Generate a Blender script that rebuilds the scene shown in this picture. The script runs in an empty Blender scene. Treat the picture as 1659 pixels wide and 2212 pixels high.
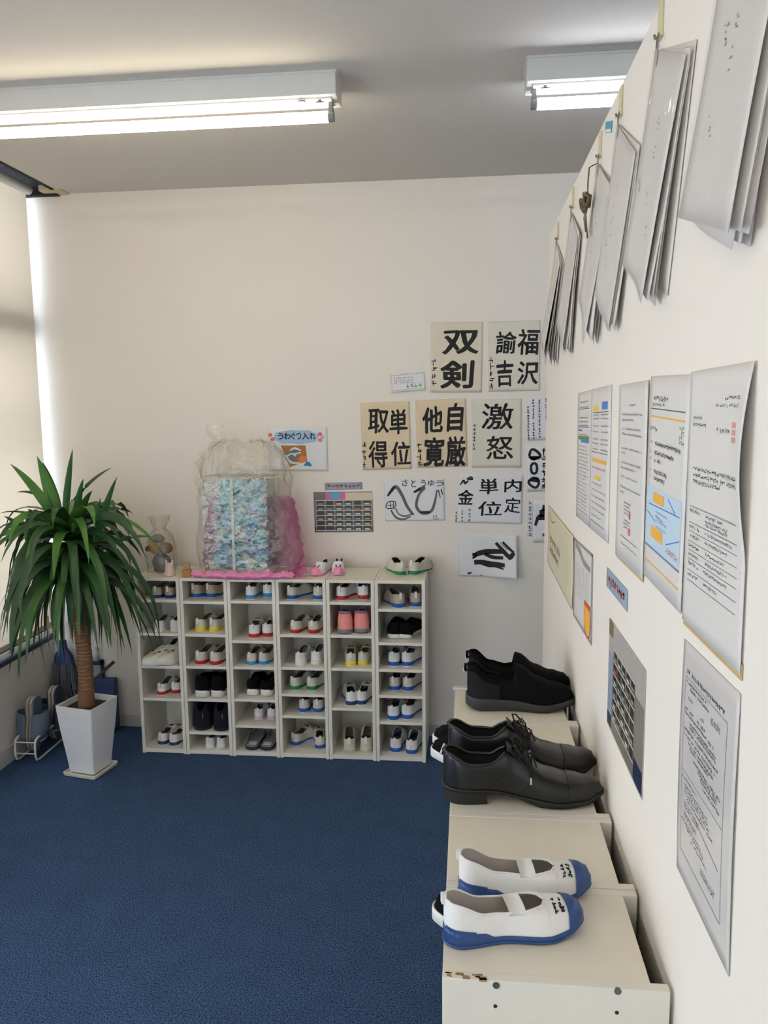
import bpy, bmesh, math, random
from math import sin, cos, pi, radians, sqrt
from mathutils import Vector, Matrix

# ------------------------------------------------------------------ camera, world, exposure
SC = bpy.context.scene
COL = SC.collection
FPX, CX, CY = 1715.17, 829.5, 1106.0
CAM = Vector((0, 0, 1.5916))
AX_R = Vector((0.99449169, 0.10420974, -0.01125213))
AX_U = Vector((-0.00257161, 0.13157801, 0.99130248))
AX_F = Vector((-0.10478391, 0.98581315, -0.13112122))
cam_d = bpy.data.cameras.new('camera')
cam = bpy.data.objects.new('camera', cam_d)
COL.objects.link(cam)
cam_d.sensor_fit = 'HORIZONTAL'; cam_d.sensor_width = 36.0
cam_d.lens = FPX / 1659 * 36.0
cam_d.clip_start = 0.02
m3 = Matrix((AX_R, AX_U, -AX_F)).transposed()
cam.matrix_world = Matrix.Translation(CAM) @ m3.to_4x4()
SC.camera = cam
SC.view_settings.view_transform = 'Standard'
SC.view_settings.look = 'None'
SC.view_settings.gamma = 1.0
SC.view_settings.use_curve_mapping = False
SC.view_settings.exposure = 0.52
SKY_STRENGTH = 4.4
TUBE_WARM, TUBE_COOL = 17.0, 20.0
world = bpy.data.worlds.new('sky'); SC.world = world
world.use_nodes = True
bg = world.node_tree.nodes['Background']
bg.inputs[0].default_value = (0.80, 0.88, 1.0, 1)
bg.inputs[1].default_value = SKY_STRENGTH

# ------------------------------------------------------------------ measuring helpers
D_BACK = 3.70      # back wall
X_PART = 0.268     # near face of the partition on the right
X_LEFT = -2.08     # wall under the windows
Z_CEIL = 2.5965

def ray(u, v):
    return AX_R * ((u - CX) / FPX) - AX_U * ((v - CY) / FPX) + AX_F
def on(u, v, ax, val):
    d = ray(u, v); t = (val - CAM[ax]) / d[ax]
    return CAM + d * t
def on_back(u, v): return on(u, v, 1, D_BACK)
def on_part(u, v): return on(u, v, 0, X_PART)

def lin(c):
    c = c / 255.0
    return c / 12.92 if c <= 0.04045 else ((c + 0.055) / 1.055) ** 2.4
def rgb(r, g, b): return (lin(r), lin(g), lin(b), 1.0)

# ------------------------------------------------------------------ materials
MATS = {}
def mat(name, col, rough=0.6, var=0.06, vscale=20.0, bump=0.0, bscale=200.0, metal=0.0, col2=None, spec=0.5, sheen=0.0, coat=0.0):
    if name in MATS: return MATS[name]
    m = bpy.data.materials.new(name); m.use_nodes = True
    nt = m.node_tree; b = nt.nodes['Principled BSDF']
    tc = nt.nodes.new('ShaderNodeTexCoord')
    nz = nt.nodes.new('ShaderNodeTexNoise'); nz.inputs['Scale'].default_value = vscale; nz.inputs['Detail'].default_value = 4
    nt.links.new(tc.outputs['Object'], nz.inputs['Vector'])
    mx = nt.nodes.new('ShaderNodeMix'); mx.data_type = 'RGBA'
    c1 = tuple(x * (1 - var) for x in col[:3]) + (1,)
    c2 = col2 if col2 else tuple(min(1, x * (1 + var)) for x in col[:3]) + (1,)
    mx.inputs[6].default_value = c1; mx.inputs[7].default_value = c2
    nt.links.new(nz.outputs['Fac'], mx.inputs[0])
    nt.links.new(mx.outputs[2], b.inputs['Base Color'])
    b.inputs['Roughness'].default_value = rough
    b.inputs['Metallic'].default_value = metal
    b.inputs['Specular IOR Level'].default_value = spec
    if sheen: b.inputs['Sheen Weight'].default_value = sheen
    if coat: b.inputs['Coat Weight'].default_value = coat
    if bump:
        n2 = nt.nodes.new('ShaderNodeTexNoise'); n2.inputs['Scale'].default_value = bscale; n2.inputs['Detail'].default_value = 3
        nt.links.new(tc.outputs['Object'], n2.inputs['Vector'])
        bp = nt.nodes.new('ShaderNodeBump'); bp.inputs['Strength'].default_value = bump; bp.inputs['Distance'].default_value = 0.002
        nt.links.new(n2.outputs['Fac'], bp.inputs['Height']); nt.links.new(bp.outputs[0], b.inputs['Normal'])
    MATS[name] = m
    return m
def emis(name, col, s):
    m = bpy.data.materials.new(name); m.use_nodes = True
    nt = m.node_tree; nt.nodes.clear()
    o = nt.nodes.new('ShaderNodeOutputMaterial'); e = nt.nodes.new('ShaderNodeEmission')
    e.inputs[0].default_value = col; e.inputs[1].default_value = s
    nt.links.new(e.outputs[0], o.inputs[0]); MATS[name] = m
    return m
def film(name, tint, gloss=0.12, rough=0.12, haze=0.1, hazecol=(0.9, 0.9, 0.88, 1), bump=0.5):
    """thin plastic film: mostly see-through, a little milky, glossy creases"""
    m = bpy.data.materials.new(name); m.use_nodes = True
    nt = m.node_tree; nt.nodes.clear()
    o = nt.nodes.new('ShaderNodeOutputMaterial')
    t = nt.nodes.new('ShaderNodeBsdfTransparent'); t.inputs[0].default_value = tint
    g = nt.nodes.new('ShaderNodeBsdfGlossy'); g.inputs['Roughness'].default_value = rough
    d = nt.nodes.new('ShaderNodeBsdfDiffuse'); d.inputs[0].default_value = hazecol
    tl = nt.nodes.new('ShaderNodeBsdfTranslucent'); tl.inputs[0].default_value = hazecol
    tc = nt.nodes.new('ShaderNodeTexCoord')
    nz = nt.nodes.new('ShaderNodeTexNoise'); nz.inputs['Scale'].default_value = 22; nz.inputs['Detail'].default_value = 3
    nt.links.new(tc.outputs['Object'], nz.inputs['Vector'])
    bp = nt.nodes.new('ShaderNodeBump'); bp.inputs['Strength'].default_value = bump; bp.inputs['Distance'].default_value = 0.02
    nt.links.new(nz.outputs['Fac'], bp.inputs['Height']); nt.links.new(bp.outputs[0], g.inputs['Normal'])
    dm = nt.nodes.new('ShaderNodeMixShader'); dm.inputs[0].default_value = 0.5
    nt.links.new(d.outputs[0], dm.inputs[1]); nt.links.new(tl.outputs[0], dm.inputs[2])
    a = nt.nodes.new('ShaderNodeMixShader'); a.inputs[0].default_value = haze
    nt.links.new(t.outputs[0], a.inputs[1]); nt.links.new(dm.outputs[0], a.inputs[2])
    f = nt.nodes.new('ShaderNodeMixShader'); f.inputs[0].default_value = gloss
    nt.links.new(a.outputs[0], f.inputs[1]); nt.links.new(g.outputs[0], f.inputs[2])
    nt.links.new(f.outputs[0], o.inputs[0]); MATS[name] = m
    return m

# ------------------------------------------------------------------ object helpers
def tag(o, label=None, cat=None, group=None, kind=None):
    if label: o['label'] = label
    if cat: o['category'] = cat
    if group: o['group'] = group
    if kind: o['kind'] = kind
    return o
def empty(name, loc=(0, 0, 0), rz=0.0, label=None, cat=None, group=None, mw=None):
    o = bpy.data.objects.new(name, None); o.empty_display_size = 0.05
    COL.objects.link(o)
    if mw is not None: o.matrix_world = mw
    else:
        o.location = loc; o.rotation_euler = (0, 0, rz)
    return tag(o, label, cat, group)
def mdata(name, vs, fs, m, smooth=False):
    me = bpy.data.meshes.new(name); me.from_pydata([tuple(v) for v in vs], [], fs)
    if m: me.materials.append(m)
    if smooth: me.polygons.foreach_set('use_smooth', [True] * len(me.polygons))
    me.update()
    return me
def put(name, me, parent=None, loc=None, rot=None, scale=None):
    o = bpy.data.objects.new(name, me); COL.objects.link(o)
    if parent: o.parent = parent
    if loc: o.location = loc
    if rot: o.rotation_euler = rot
    if scale: o.scale = scale
    return o
def mesh(name, vs, fs, m, parent=None, smooth=False):
    return put(name, mdata(name, vs, fs, m, smooth), parent)
def recalc(me):
    bm = bmesh.new(); bm.from_mesh(me); bmesh.ops.recalc_face_normals(bm, faces=bm.faces); bm.to_mesh(me); bm.free()
    return me
class MB:
    """collects simple shapes into one mesh"""
    def __init__(s): s.v = []; s.f = []
    def add(s, vs, fs):
        k = len(s.v); s.v += [tuple(x) for x in vs]; s.f += [tuple(i + k for i in f) for f in fs]; return s
    def box(s, x0, x1, y0, y1, z0, z1):
        return s.add([(x0,y0,z0),(x1,y0,z0),(x1,y1,z0),(x0,y1,z0),(x0,y0,z1),(x1,y0,z1),(x1,y1,z1),(x0,y1,z1)],
                     [(0,3,2,1),(4,5,6,7),(0,1,5,4),(1,2,6,5),(2,3,7,6),(3,0,4,7)])
    def tube(s, pts, r, n=8, closed=False, caps=True):
        pts = [Vector(p) for p in pts]; N = len(pts); vs = []; fs = []
        rr = r if isinstance(r, (list, tuple)) else [r] * N
        up = None
        for i, p in enumerate(pts):
            if closed: t = pts[(i + 1) % N] - pts[i - 1]
            else: t = pts[min(i + 1, N - 1)] - pts[max(i - 1, 0)]
            t = t.normalized() if t.length > 1e-9 else Vector((0, 0, 1))
            if up is None:
                a = Vector((0, 0, 1)) if abs(t.z) < 0.9 else Vector((1, 0, 0))
                up = (a - t * a.dot(t)).normalized()
            else:
                up = up - t * up.dot(t)
                up = up.normalized() if up.length > 1e-6 else Vector((1, 0, 0))
            w = t.cross(up)
            for k in range(n):
                a = 2 * pi * k / n
                vs.append(p + (up * cos(a) + w * sin(a)) * rr[i])
        for i in range(N if closed else N - 1):
            j = (i + 1) % N
            for k in range(n):
                l = (k + 1) % n
                fs.append((i * n + k, i * n + l, j * n + l, j * n + k))
        if caps and not closed:
            fs.append(tuple(range(n - 1, -1, -1))); fs.append(tuple((N - 1) * n + k for k in range(n)))
        return s.add(vs, fs)
    def lathe(s, prof, n=16, c=(0, 0, 0)):
        vs = []; fs = []
        for r, z in prof:
            for k in range(n):
                a = 2 * pi * k / n; vs.append((c[0] + r * cos(a), c[1] + r * sin(a), c[2] + z))
        for i in range(len(prof) - 1):
            for k in range(n):
                l = (k + 1) % n
                fs.append((i * n + k, i * n + l, (i + 1) * n + l, (i + 1) * n + k))
        fs.append(tuple(range(n - 1, -1, -1))); fs.append(tuple((len(prof) - 1) * n + k for k in range(n)))
        return s.add(vs, fs)
    def data(s, name, m, smooth=False): return mdata(name, s.v, s.f, m, smooth)
    def build(s, name, m, parent=None, smooth=False, bevel=0.0):
        me = s.data(name, m, smooth)
        if bevel:
            bm = bmesh.new(); bm.from_mesh(me)
            bmesh.ops.bevel(bm, geom=bm.edges[:], offset=bevel, segments=2, affect='EDGES', profile=0.6)
            bm.to_mesh(me); bm.free()
        return put(name, me, parent)
def bx(name, x0, x1, y0, y1, z0, z1, m, parent=None, bevel=0.0):
    return MB().box(x0, x1, y0, y1, z0, z1).build(name, m, parent, bevel=bevel)
def struct(o): o['kind'] = 'structure'; return o
def interp(tab, s):
    if s <= tab[0][0]: return tab[0][1]
    for (a, va), (b, vb) in zip(tab, tab[1:]):
        if s <= b:
            t = (s - a) / (b - a); t = t * t * (3 - 2 * t)
            return va + (vb - va) * t
    return tab[-1][1]

# ------------------------------------------------------------------ palette
M_WALL = mat('wall_paint', rgb(226, 219, 210), 0.85, 0.012, 3.0, 0.25, 260)
M_PART = mat('partition_paint', rgb(234, 226, 217), 0.8, 0.012, 3.0, 0.15, 260)
M_CEIL = mat('ceiling_paint', rgb(205, 200, 194), 0.9, 0.03, 60.0, 0.3, 300)
M_BASE = mat('baseboard_vinyl', rgb(196, 194, 190), 0.6, 0.02, 8.0)
M_RACK = mat('rack_melamine', rgb(222, 217, 205), 0.45, 0.03, 9.0)
M_TOPS = mat('rack_top_melamine', rgb(221, 212, 194), 0.42, 0.035, 14.0, col2=rgb(230, 222, 206))
M_EDGE = mat('rack_edge_band', rgb(226, 215, 192), 0.5, 0.03, 30.0)
M_HARD = mat('brown_hardboard', rgb(92, 70, 54), 0.8, 0.2, 40.0)
M_CHIP = mat('bare_particleboard', rgb(150, 118, 80), 0.9, 0.3, 160.0)
M_SCREW = mat('screw_cap_metal', rgb(110, 112, 110), 0.4, 0.1, 80, metal=0.7)
M_HOLE = mat('dark_hole', rgb(30, 28, 26), 0.9)
M_NAVYT = mat('dark_navy_trim', rgb(40, 50, 70), 0.5)
M_WHITE = mat('white_enamel', rgb(226, 226, 224), 0.35)
M_LAMPB = mat('lamp_housing_white', rgb(214, 214, 212), 0.4)
M_GREYP = mat('grey_plastic', rgb(130, 130, 130), 0.5)
M_TRIM = mat('beige_trim', rgb(196, 182, 150), 0.6)
M_DARK = mat('recess_shade_dark', rgb(40, 38, 38), 0.9)  # shade inside the curtain-box recess, put into the colour

def carpet_mat():
    m = mat('blue_loop_carpet', rgb(38, 58, 90), 0.95, 0.45, 240.0, 1.0, 400.0, col2=rgb(84, 110, 148), spec=0.1)
    nt = m.node_tree; b = nt.nodes['Principled BSDF']
    src = b.inputs['Base Color'].links[0].from_socket
    mixn = b.inputs['Base Color'].links[0].from_node; nf = mixn.inputs[0].links[0].from_socket
    mr = nt.nodes.new('ShaderNodeMapRange'); mr.inputs['From Min'].default_value = 0.36; mr.inputs['From Max'].default_value = 0.66
    nt.links.new(nf, mr.inputs['Value']); nt.links.new(mr.outputs[0], mixn.inputs[0])
    tc = [n for n in nt.nodes if n.type == 'TEX_COORD'][0]
    nz = nt.nodes.new('ShaderNodeTexNoise'); nz.inputs['Scale'].default_value = 9; nz.inputs['Detail'].default_value = 5
    nt.links.new(tc.outputs['Object'], nz.inputs['Vector'])
    mp = nt.nodes.new('ShaderNodeMapRange'); mp.inputs['To Min'].default_value = 0.82; mp.inputs['To Max'].default_value = 1.15
    nt.links.new(nz.outputs['Fac'], mp.inputs['Value'])
    hs = nt.nodes.new('ShaderNodeHueSaturation'); nt.links.new(src, hs.inputs['Color']); nt.links.new(mp.outputs[0], hs.inputs['Value'])
    nt.links.new(hs.outputs[0], b.inputs['Base Color'])
    return m
M_CARPET = carpet_mat()

# ------------------------------------------------------------------ room shell
XR, YN = 3.2, -2.6
struct(bx('floor', X_LEFT - 0.3, XR, YN, D_BACK + 0.1, -0.12, 0, M_CARPET))
struct(bx('ceiling', -1.885, XR, YN, D_BACK + 0.1, Z_CEIL, Z_CEIL + 0.12, M_CEIL))
struct(bx('wall_back', X_LEFT - 0.3, XR, D_BACK, D_BACK + 0.1, 0, Z_CEIL + 0.35, M_WALL))
struct(bx('wall_right', XR, XR + 0.1, YN, D_BACK + 0.1, 0, Z_CEIL + 0.1, M_WALL))
wf = MB().box(X_LEFT - 0.3, -1.75, YN - 0.1, YN, 0, Z_CEIL + 0.35).box(-0.35, XR, YN - 0.1, YN, 0, Z_CEIL + 0.35).box(-1.75, -0.35, YN - 0.1, YN, 2.15, Z_CEIL + 0.35)  # opening left for the added doors, to bring in light
struct(wf.build('wall_front', M_WALL))
struct(bx('wall_left', X_LEFT - 0.14, X_LEFT, YN, D_BACK, 0, 0.455, M_WALL))
struct(bx('partition_wall', X_PART, X_PART + 0.09, -1.2, 2.80, 0, 2.152, M_PART, bevel=0.004))
struct(bx('baseboard_back', X_LEFT, XR, D_BACK - 0.006, D_BACK, 0, 0.058, M_BASE))
struct(bx('baseboard_left', X_LEFT, X_LEFT + 0.006, YN, D_BACK, 0, 0.075, M_BASE))
# curtain-box recess above the window, its shade put into a near-black colour
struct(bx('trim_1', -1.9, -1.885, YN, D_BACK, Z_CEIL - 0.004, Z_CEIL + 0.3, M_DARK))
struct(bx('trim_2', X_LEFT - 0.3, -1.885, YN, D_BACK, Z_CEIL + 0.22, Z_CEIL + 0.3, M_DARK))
mesh_end = struct(bx('trim_3', -1.96, -1.855, 3.615, 3.698, Z_CEIL - 0.006, Z_CEIL + 0.02, M_TRIM, bevel=0.002))
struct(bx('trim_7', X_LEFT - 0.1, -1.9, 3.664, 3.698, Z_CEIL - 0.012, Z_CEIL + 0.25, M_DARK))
# window sill layers
struct(bx('trim_4', X_LEFT - 0.13, X_LEFT + 0.012, YN, D_BACK, 0.455, 0.478, M_NAVYT, bevel=0.002))
struct(bx('trim_5', X_LEFT - 0.13, X_LEFT - 0.005, YN, D_BACK, 0.478, 0.505, M_WHITE))
struct(bx('trim_6', X_LEFT - 0.14, X_LEFT - 0.01, YN, D_BACK, 0.505, 0.52, M_NAVYT))
# window: aluminium frame with panes outside the blinds
win = struct(empty('window_1', (X_LEFT - 0.085, 0, 0.52)))
fr = MB()
y0w, y1w = YN + 0.1, D_BACK - 0.005
fr.box(-0.03, 0.03, y0w, y1w, 0.0, 0.05); fr.box(-0.03, 0.03, y0w, y1w, 2.2, 2.26)
fr.box(-0.03, 0.07, y0w, y1w, 1.415, 1.535)
fr.box(-0.02, 0.06, y0w, y1w, 0.985, 1.01)
for yy in (y0w, 0.55, 2.1, y1w - 0.03): fr.box(-0.03, 0.03, yy, yy + 0.03, 0.05, 2.2)
fr.build('window_frame', mat('window_aluminium', rgb(90, 92, 96), 0.45, metal=0.6), win)
gm = film('window_glass', (0.96, 0.98, 0.98, 1), 0.05, 0.02, 0.0, bump=0.0)
for a, b in ((y0w, 0.55), (0.58, 2.1), (2.13, y1w - 0.03)):
    for za, zb in ((0.05, 1.415), (1.535, 2.2)):
        bx('pane', -0.003, 0.003, a, b, za, zb, gm, win)

# unseen glazed doors behind the camera, added to light the rack fronts
DOORF = mat('added_door_aluminium', rgb(150, 152, 154), 0.4, metal=0.5)
for n_, (xa, xb) in enumerate(((-1.75, -1.05), (-1.05, -0.35))):
    dr = struct(empty('door_%d' % (n_ + 1), (xa, YN - 0.05, 0)))
    w_ = xb - xa
    f_ = MB().box(0, 0.05, -0.02, 0.02, 0, 2.15).box(w_ - 0.05, w_, -0.02, 0.02, 0, 2.15).box(0.05, w_ - 0.05, -0.02, 0.02, 0, 0.12).box(0.05, w_ - 0.05, -0.02, 0.02, 2.09, 2.15)
    f_.build('door_frame', DOORF, dr)
    bx('pane', 0.05, w_ - 0.05, -0.004, 0.004, 0.12, 2.09, gm, dr)
    hx = w_ - 0.09 if n_ == 0 else 0.09
    MB().tube([(hx, 0.02, 0.85), (hx, 0.06, 0.86), (hx, 0.06, 1.24), (hx, 0.02, 1.25)], 0.012, 8).build('door_handle', DOORF, dr, True)
# roller blinds
def blind_mat():
    m = bpy.data.materials.new('blind_fabric'); m.use_nodes = True
    nt = m.node_tree; nt.nodes.clear()
    o = nt.nodes.new('ShaderNodeOutputMaterial')
    d = nt.nodes.new('ShaderNodeBsdfDiffuse'); t = nt.nodes.new('ShaderNodeBsdfTranslucent')
    tc = nt.nodes.new('ShaderNodeTexCoord'); nz = nt.nodes.new('ShaderNodeTexNoise'); nz.inputs['Scale'].default_value = 350
    nt.links.new(tc.outputs['Object'], nz.inputs['Vector'])
    mx = nt.nodes.new('ShaderNodeMix'); mx.data_type = 'RGBA'
    mx.inputs[6].default_value = (0.36, 0.325, 0.285, 1); mx.inputs[7].default_value = (0.41, 0.37, 0.325, 1)
    nt.links.new(nz.outputs['Fac'], mx.inputs[0])
    d.inputs[0].default_value = (0.40, 0.38, 0.34, 1); nt.links.new(mx.outputs[2], t.inputs[0])
    a = nt.nodes.new('ShaderNodeAddShader'); nt.links.new(d.outputs[0], a.inputs[0]); nt.links.new(t.outputs[0], a.inputs[1])
    nt.links.new(a.outputs[0], o.inputs[0]); return m
M_BLIND = blind_mat()
XB = -2.045
def blind(ya, yb_, label, zb=0.56):
    r = empty('roller_blind', (XB, ya, zb), 0, label, 'blind', 'roller blinds over the left windows')
    bx('blind_fabric', -0.0006, 0.0006, 0, yb_ - ya, 0.0, 2.605 - zb, M_BLIND, r)
    MB().tube([(0.020, 0.01, 2.605 - zb), (0.020, yb_ - ya - 0.01, 2.605 - zb)], 0.022, 14).build('roller_tube', M_WHITE, r, True)
    bx('bottom_rail', -0.006, 0.006, 0, yb_ - ya, -0.022, 0.0, mat('blind_rail_cream', rgb(206, 198, 172), 0.5), r, bevel=0.002)
blind(1.72, 3.655, 'cream roller blind lowered over the window behind the potted plant')
blind(-0.3, 1.70, 'unseen cream roller blind over the second window, half-raised to let in added daylight', 1.62)  # out of view; its raised height adds daylight on the partition
blind(-2.4, -0.32, 'cream roller blind over the rearmost window behind the camera', 0.56)

# ------------------------------------------------------------------ ceiling lamps
def lamp(x0, y0, glow, label):
    L = 1.25
    r = empty('ceiling_lamp', (x0, y0, Z_CEIL), 0, label, 'ceiling light', 'fluorescent battens on the ceiling')
    MB().box(0, L, 0, 0.115, -0.068, 0).build('housing', M_LAMPB, r, bevel=0.003)
    bx('mounting_plate', -0.003, L + 0.003, -0.004, 0.119, -0.006, 0.0, M_LAMPB, r)
    m = MB()
    m.box(0.02, L - 0.02, 0.022, 0.093, -0.073, -0.066)
    m.build('reflector', mat('lamp_reflector_white', rgb(235, 235, 232), 0.3), r)
    MB().tube([(0.035, 0.0575, -0.113), (L - 0.035, 0.0575, -0.113)], 0.0165, 16).build('tube', glow, r, True)
    for xs in (0.016, L - 0.034):
        s = MB().tube([(xs, 0.0575, -0.113), (xs + 0.018, 0.0575, -0.113)], 0.0155, 14)
        s.box(xs + 0.003, xs + 0.015, 0.045, 0.07, -0.11, -0.066)
        s.build('socket', M_GREYP, r)
    for xs in (0.055, L - 0.055):
        k = MB().tube([(xs, 0.030, -0.072), (xs, 0.030, -0.0775)], 0.0055, 10)
        k.box(xs - 0.013, xs + 0.013, 0.0285, 0.0315, -0.080, -0.0765)
        k.build('screw', M_SCREW, r)
    MB().lathe([(0.013, 0.0), (0.013, 0.004), (0.006, 0.006)], 12, (L - 0.11, 0.030, -0.0785)).build('pull_knob', M_GREYP, r)
    return r
G_WARM = emis('tube_glow_warm', (1.0, 0.88, 0.64, 1), TUBE_WARM)
G_COOL = emis('tube_glow_cool', (0.88, 0.92, 1.0, 1), TUBE_COOL)
lamp(-0.398 - 1.25, 2.508, G_WARM, 'warm yellow fluorescent batten on the ceiling above the blue carpet')
lamp(0.169, 2.49, G_COOL, 'cool white fluorescent batten on the ceiling beyond the partition wall')
lamp(-0.398 - 1.25, -0.15, G_WARM, 'added unseen fluorescent batten on the ceiling overhead, left of the camera')  # this batten and the next two are out of view, added for light balance
lamp(0.55, -0.15, G_COOL, 'added unseen fluorescent batten on the ceiling overhead, right of the camera')
lamp(-0.398 - 1.25, -1.7, G_WARM, 'added unseen fluorescent batten on the ceiling at the rear of the room')

# ------------------------------------------------------------------ shoe racks
TH = 0.015
H_RACK, DEPTH = 0.837, 0.295
Y_FRONT = 3.398
def rack(width, shelves, label, name='shoe_rack', group='white shoe racks', rot=None):
    """local frame: x 0..width, y 0 (open front)..DEPTH, z 0..H"""
    r = empty(name, (0, 0, 0), 0, label, 'shoe rack', group)
    for x0 in (0.0, width - TH):
        bx('side_panel', x0, x0 + TH, 0, DEPTH, 0, H_RACK, M_RACK, r, bevel=0.0012)
    bx('top_panel', TH, width - TH, 0, DEPTH - 0.022, H_RACK - TH, H_RACK - 0.0008, M_TOPS, r, bevel=0.0008)
    bx('bottom_panel', TH, width - TH, 0.002, DEPTH - 0.02, 0.004, 0.024, M_RACK, r)
    bx('back_panel', TH - 0.004, width - TH + 0.004, DEPTH - 0.019, DEPTH - 0.014, 0.004, H_RACK - 0.03,
       M_HARD if rot else M_RACK, r)
    for z in shelves:
        bx('shelf', TH, width - TH, 0.003, DEPTH - 0.02, z - 0.0065, z + 0.0065, M_RACK, r, bevel=0.0008)
    return r
px_b = [308.7, 404.0, 503.8, 605.5, 712.0, 813.6, 920.5]
py_b = [1628.7, 1631, 1633.8, 1636.5, 1639, 1641, 1645]
XBND = [on(u, v, 1, Y_FRONT).x for u, v in zip(px_b, py_b)]
SHELVES = [[0.728, 0.571, 0.416, 0.261], [0.723, 0.570, 0.419, 0.263, 0.104], [0.728, 0.544, 0.421, 0.268, 0.143],
           [0.728, 0.576, 0.424, 0.299, 0.196], [0.729, 0.578, 0.425, 0.239], [0.701, 0.548, 0.425, 0.304, 0.180]]
ORD = ['first', 'second', 'third', 'fourth', 'fifth', 'sixth']
for i in range(6):
    r = rack(XBND[i + 1] - XBND[i] - 0.0015, SHELVES[i], f'white open shoe rack against the back wall, {ORD[i]} counting from the potted plant')
    r.location = (XBND[i], Y_FRONT, 0)
XL_R, Y0_R, W_R = -0.0322, 0.968, 0.2207
for k in range(5):
    r = rack(W_R - 0.0015, [0.70, 0.555, 0.41, 0.26, 0.13],
             f'white shoe rack along the partition, {ORD[k]} counting from the camera', rot=True)
    r.matrix_world = Matrix.Translation((XL_R, Y0_R + (k + 1) * W_R, 0)) @ Matrix.Rotation(-pi / 2, 4, 'Z')
    if k == 0:
        # local frame: the near side panel is x = width .. ; its outer face carries screws
        W = W_R - 0.0015
        for (u, v, rr, mm, nm) in ((1072, 2130, 0.0048, M_SCREW, 'screw'), (1335, 2143, 0.0048, M_SCREW, 'screw'),
                                   (1070, 2175, 0.0026, M_HOLE, 'screw_hole'), (1333, 2189, 0.0026, M_HOLE, 'screw_hole')):
            p = on(u, v, 1, Y0_R)
            MB().tube([(W - 0.002, p.x - XL_R, p.z), (W + 0.0008, p.x - XL_R, p.z)], rr, 12).build(nm, mm, r)
        random.seed(4)
        c = MB()
        for q in range(16):
            a, b = random.random() ** 1.6 * 0.055, random.random()
            s = 0.002 + 0.005 * random.random()
            yv = 0.001 + a
            c.box(W - 0.012 + 0.010 * b, W - 0.012 + 0.010 * b + s * 0.7, yv, yv + s * 1.6, H_RACK - 0.002, H_RACK + 0.0004)
        c.build('worn_corner', M_CHIP, r)

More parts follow.
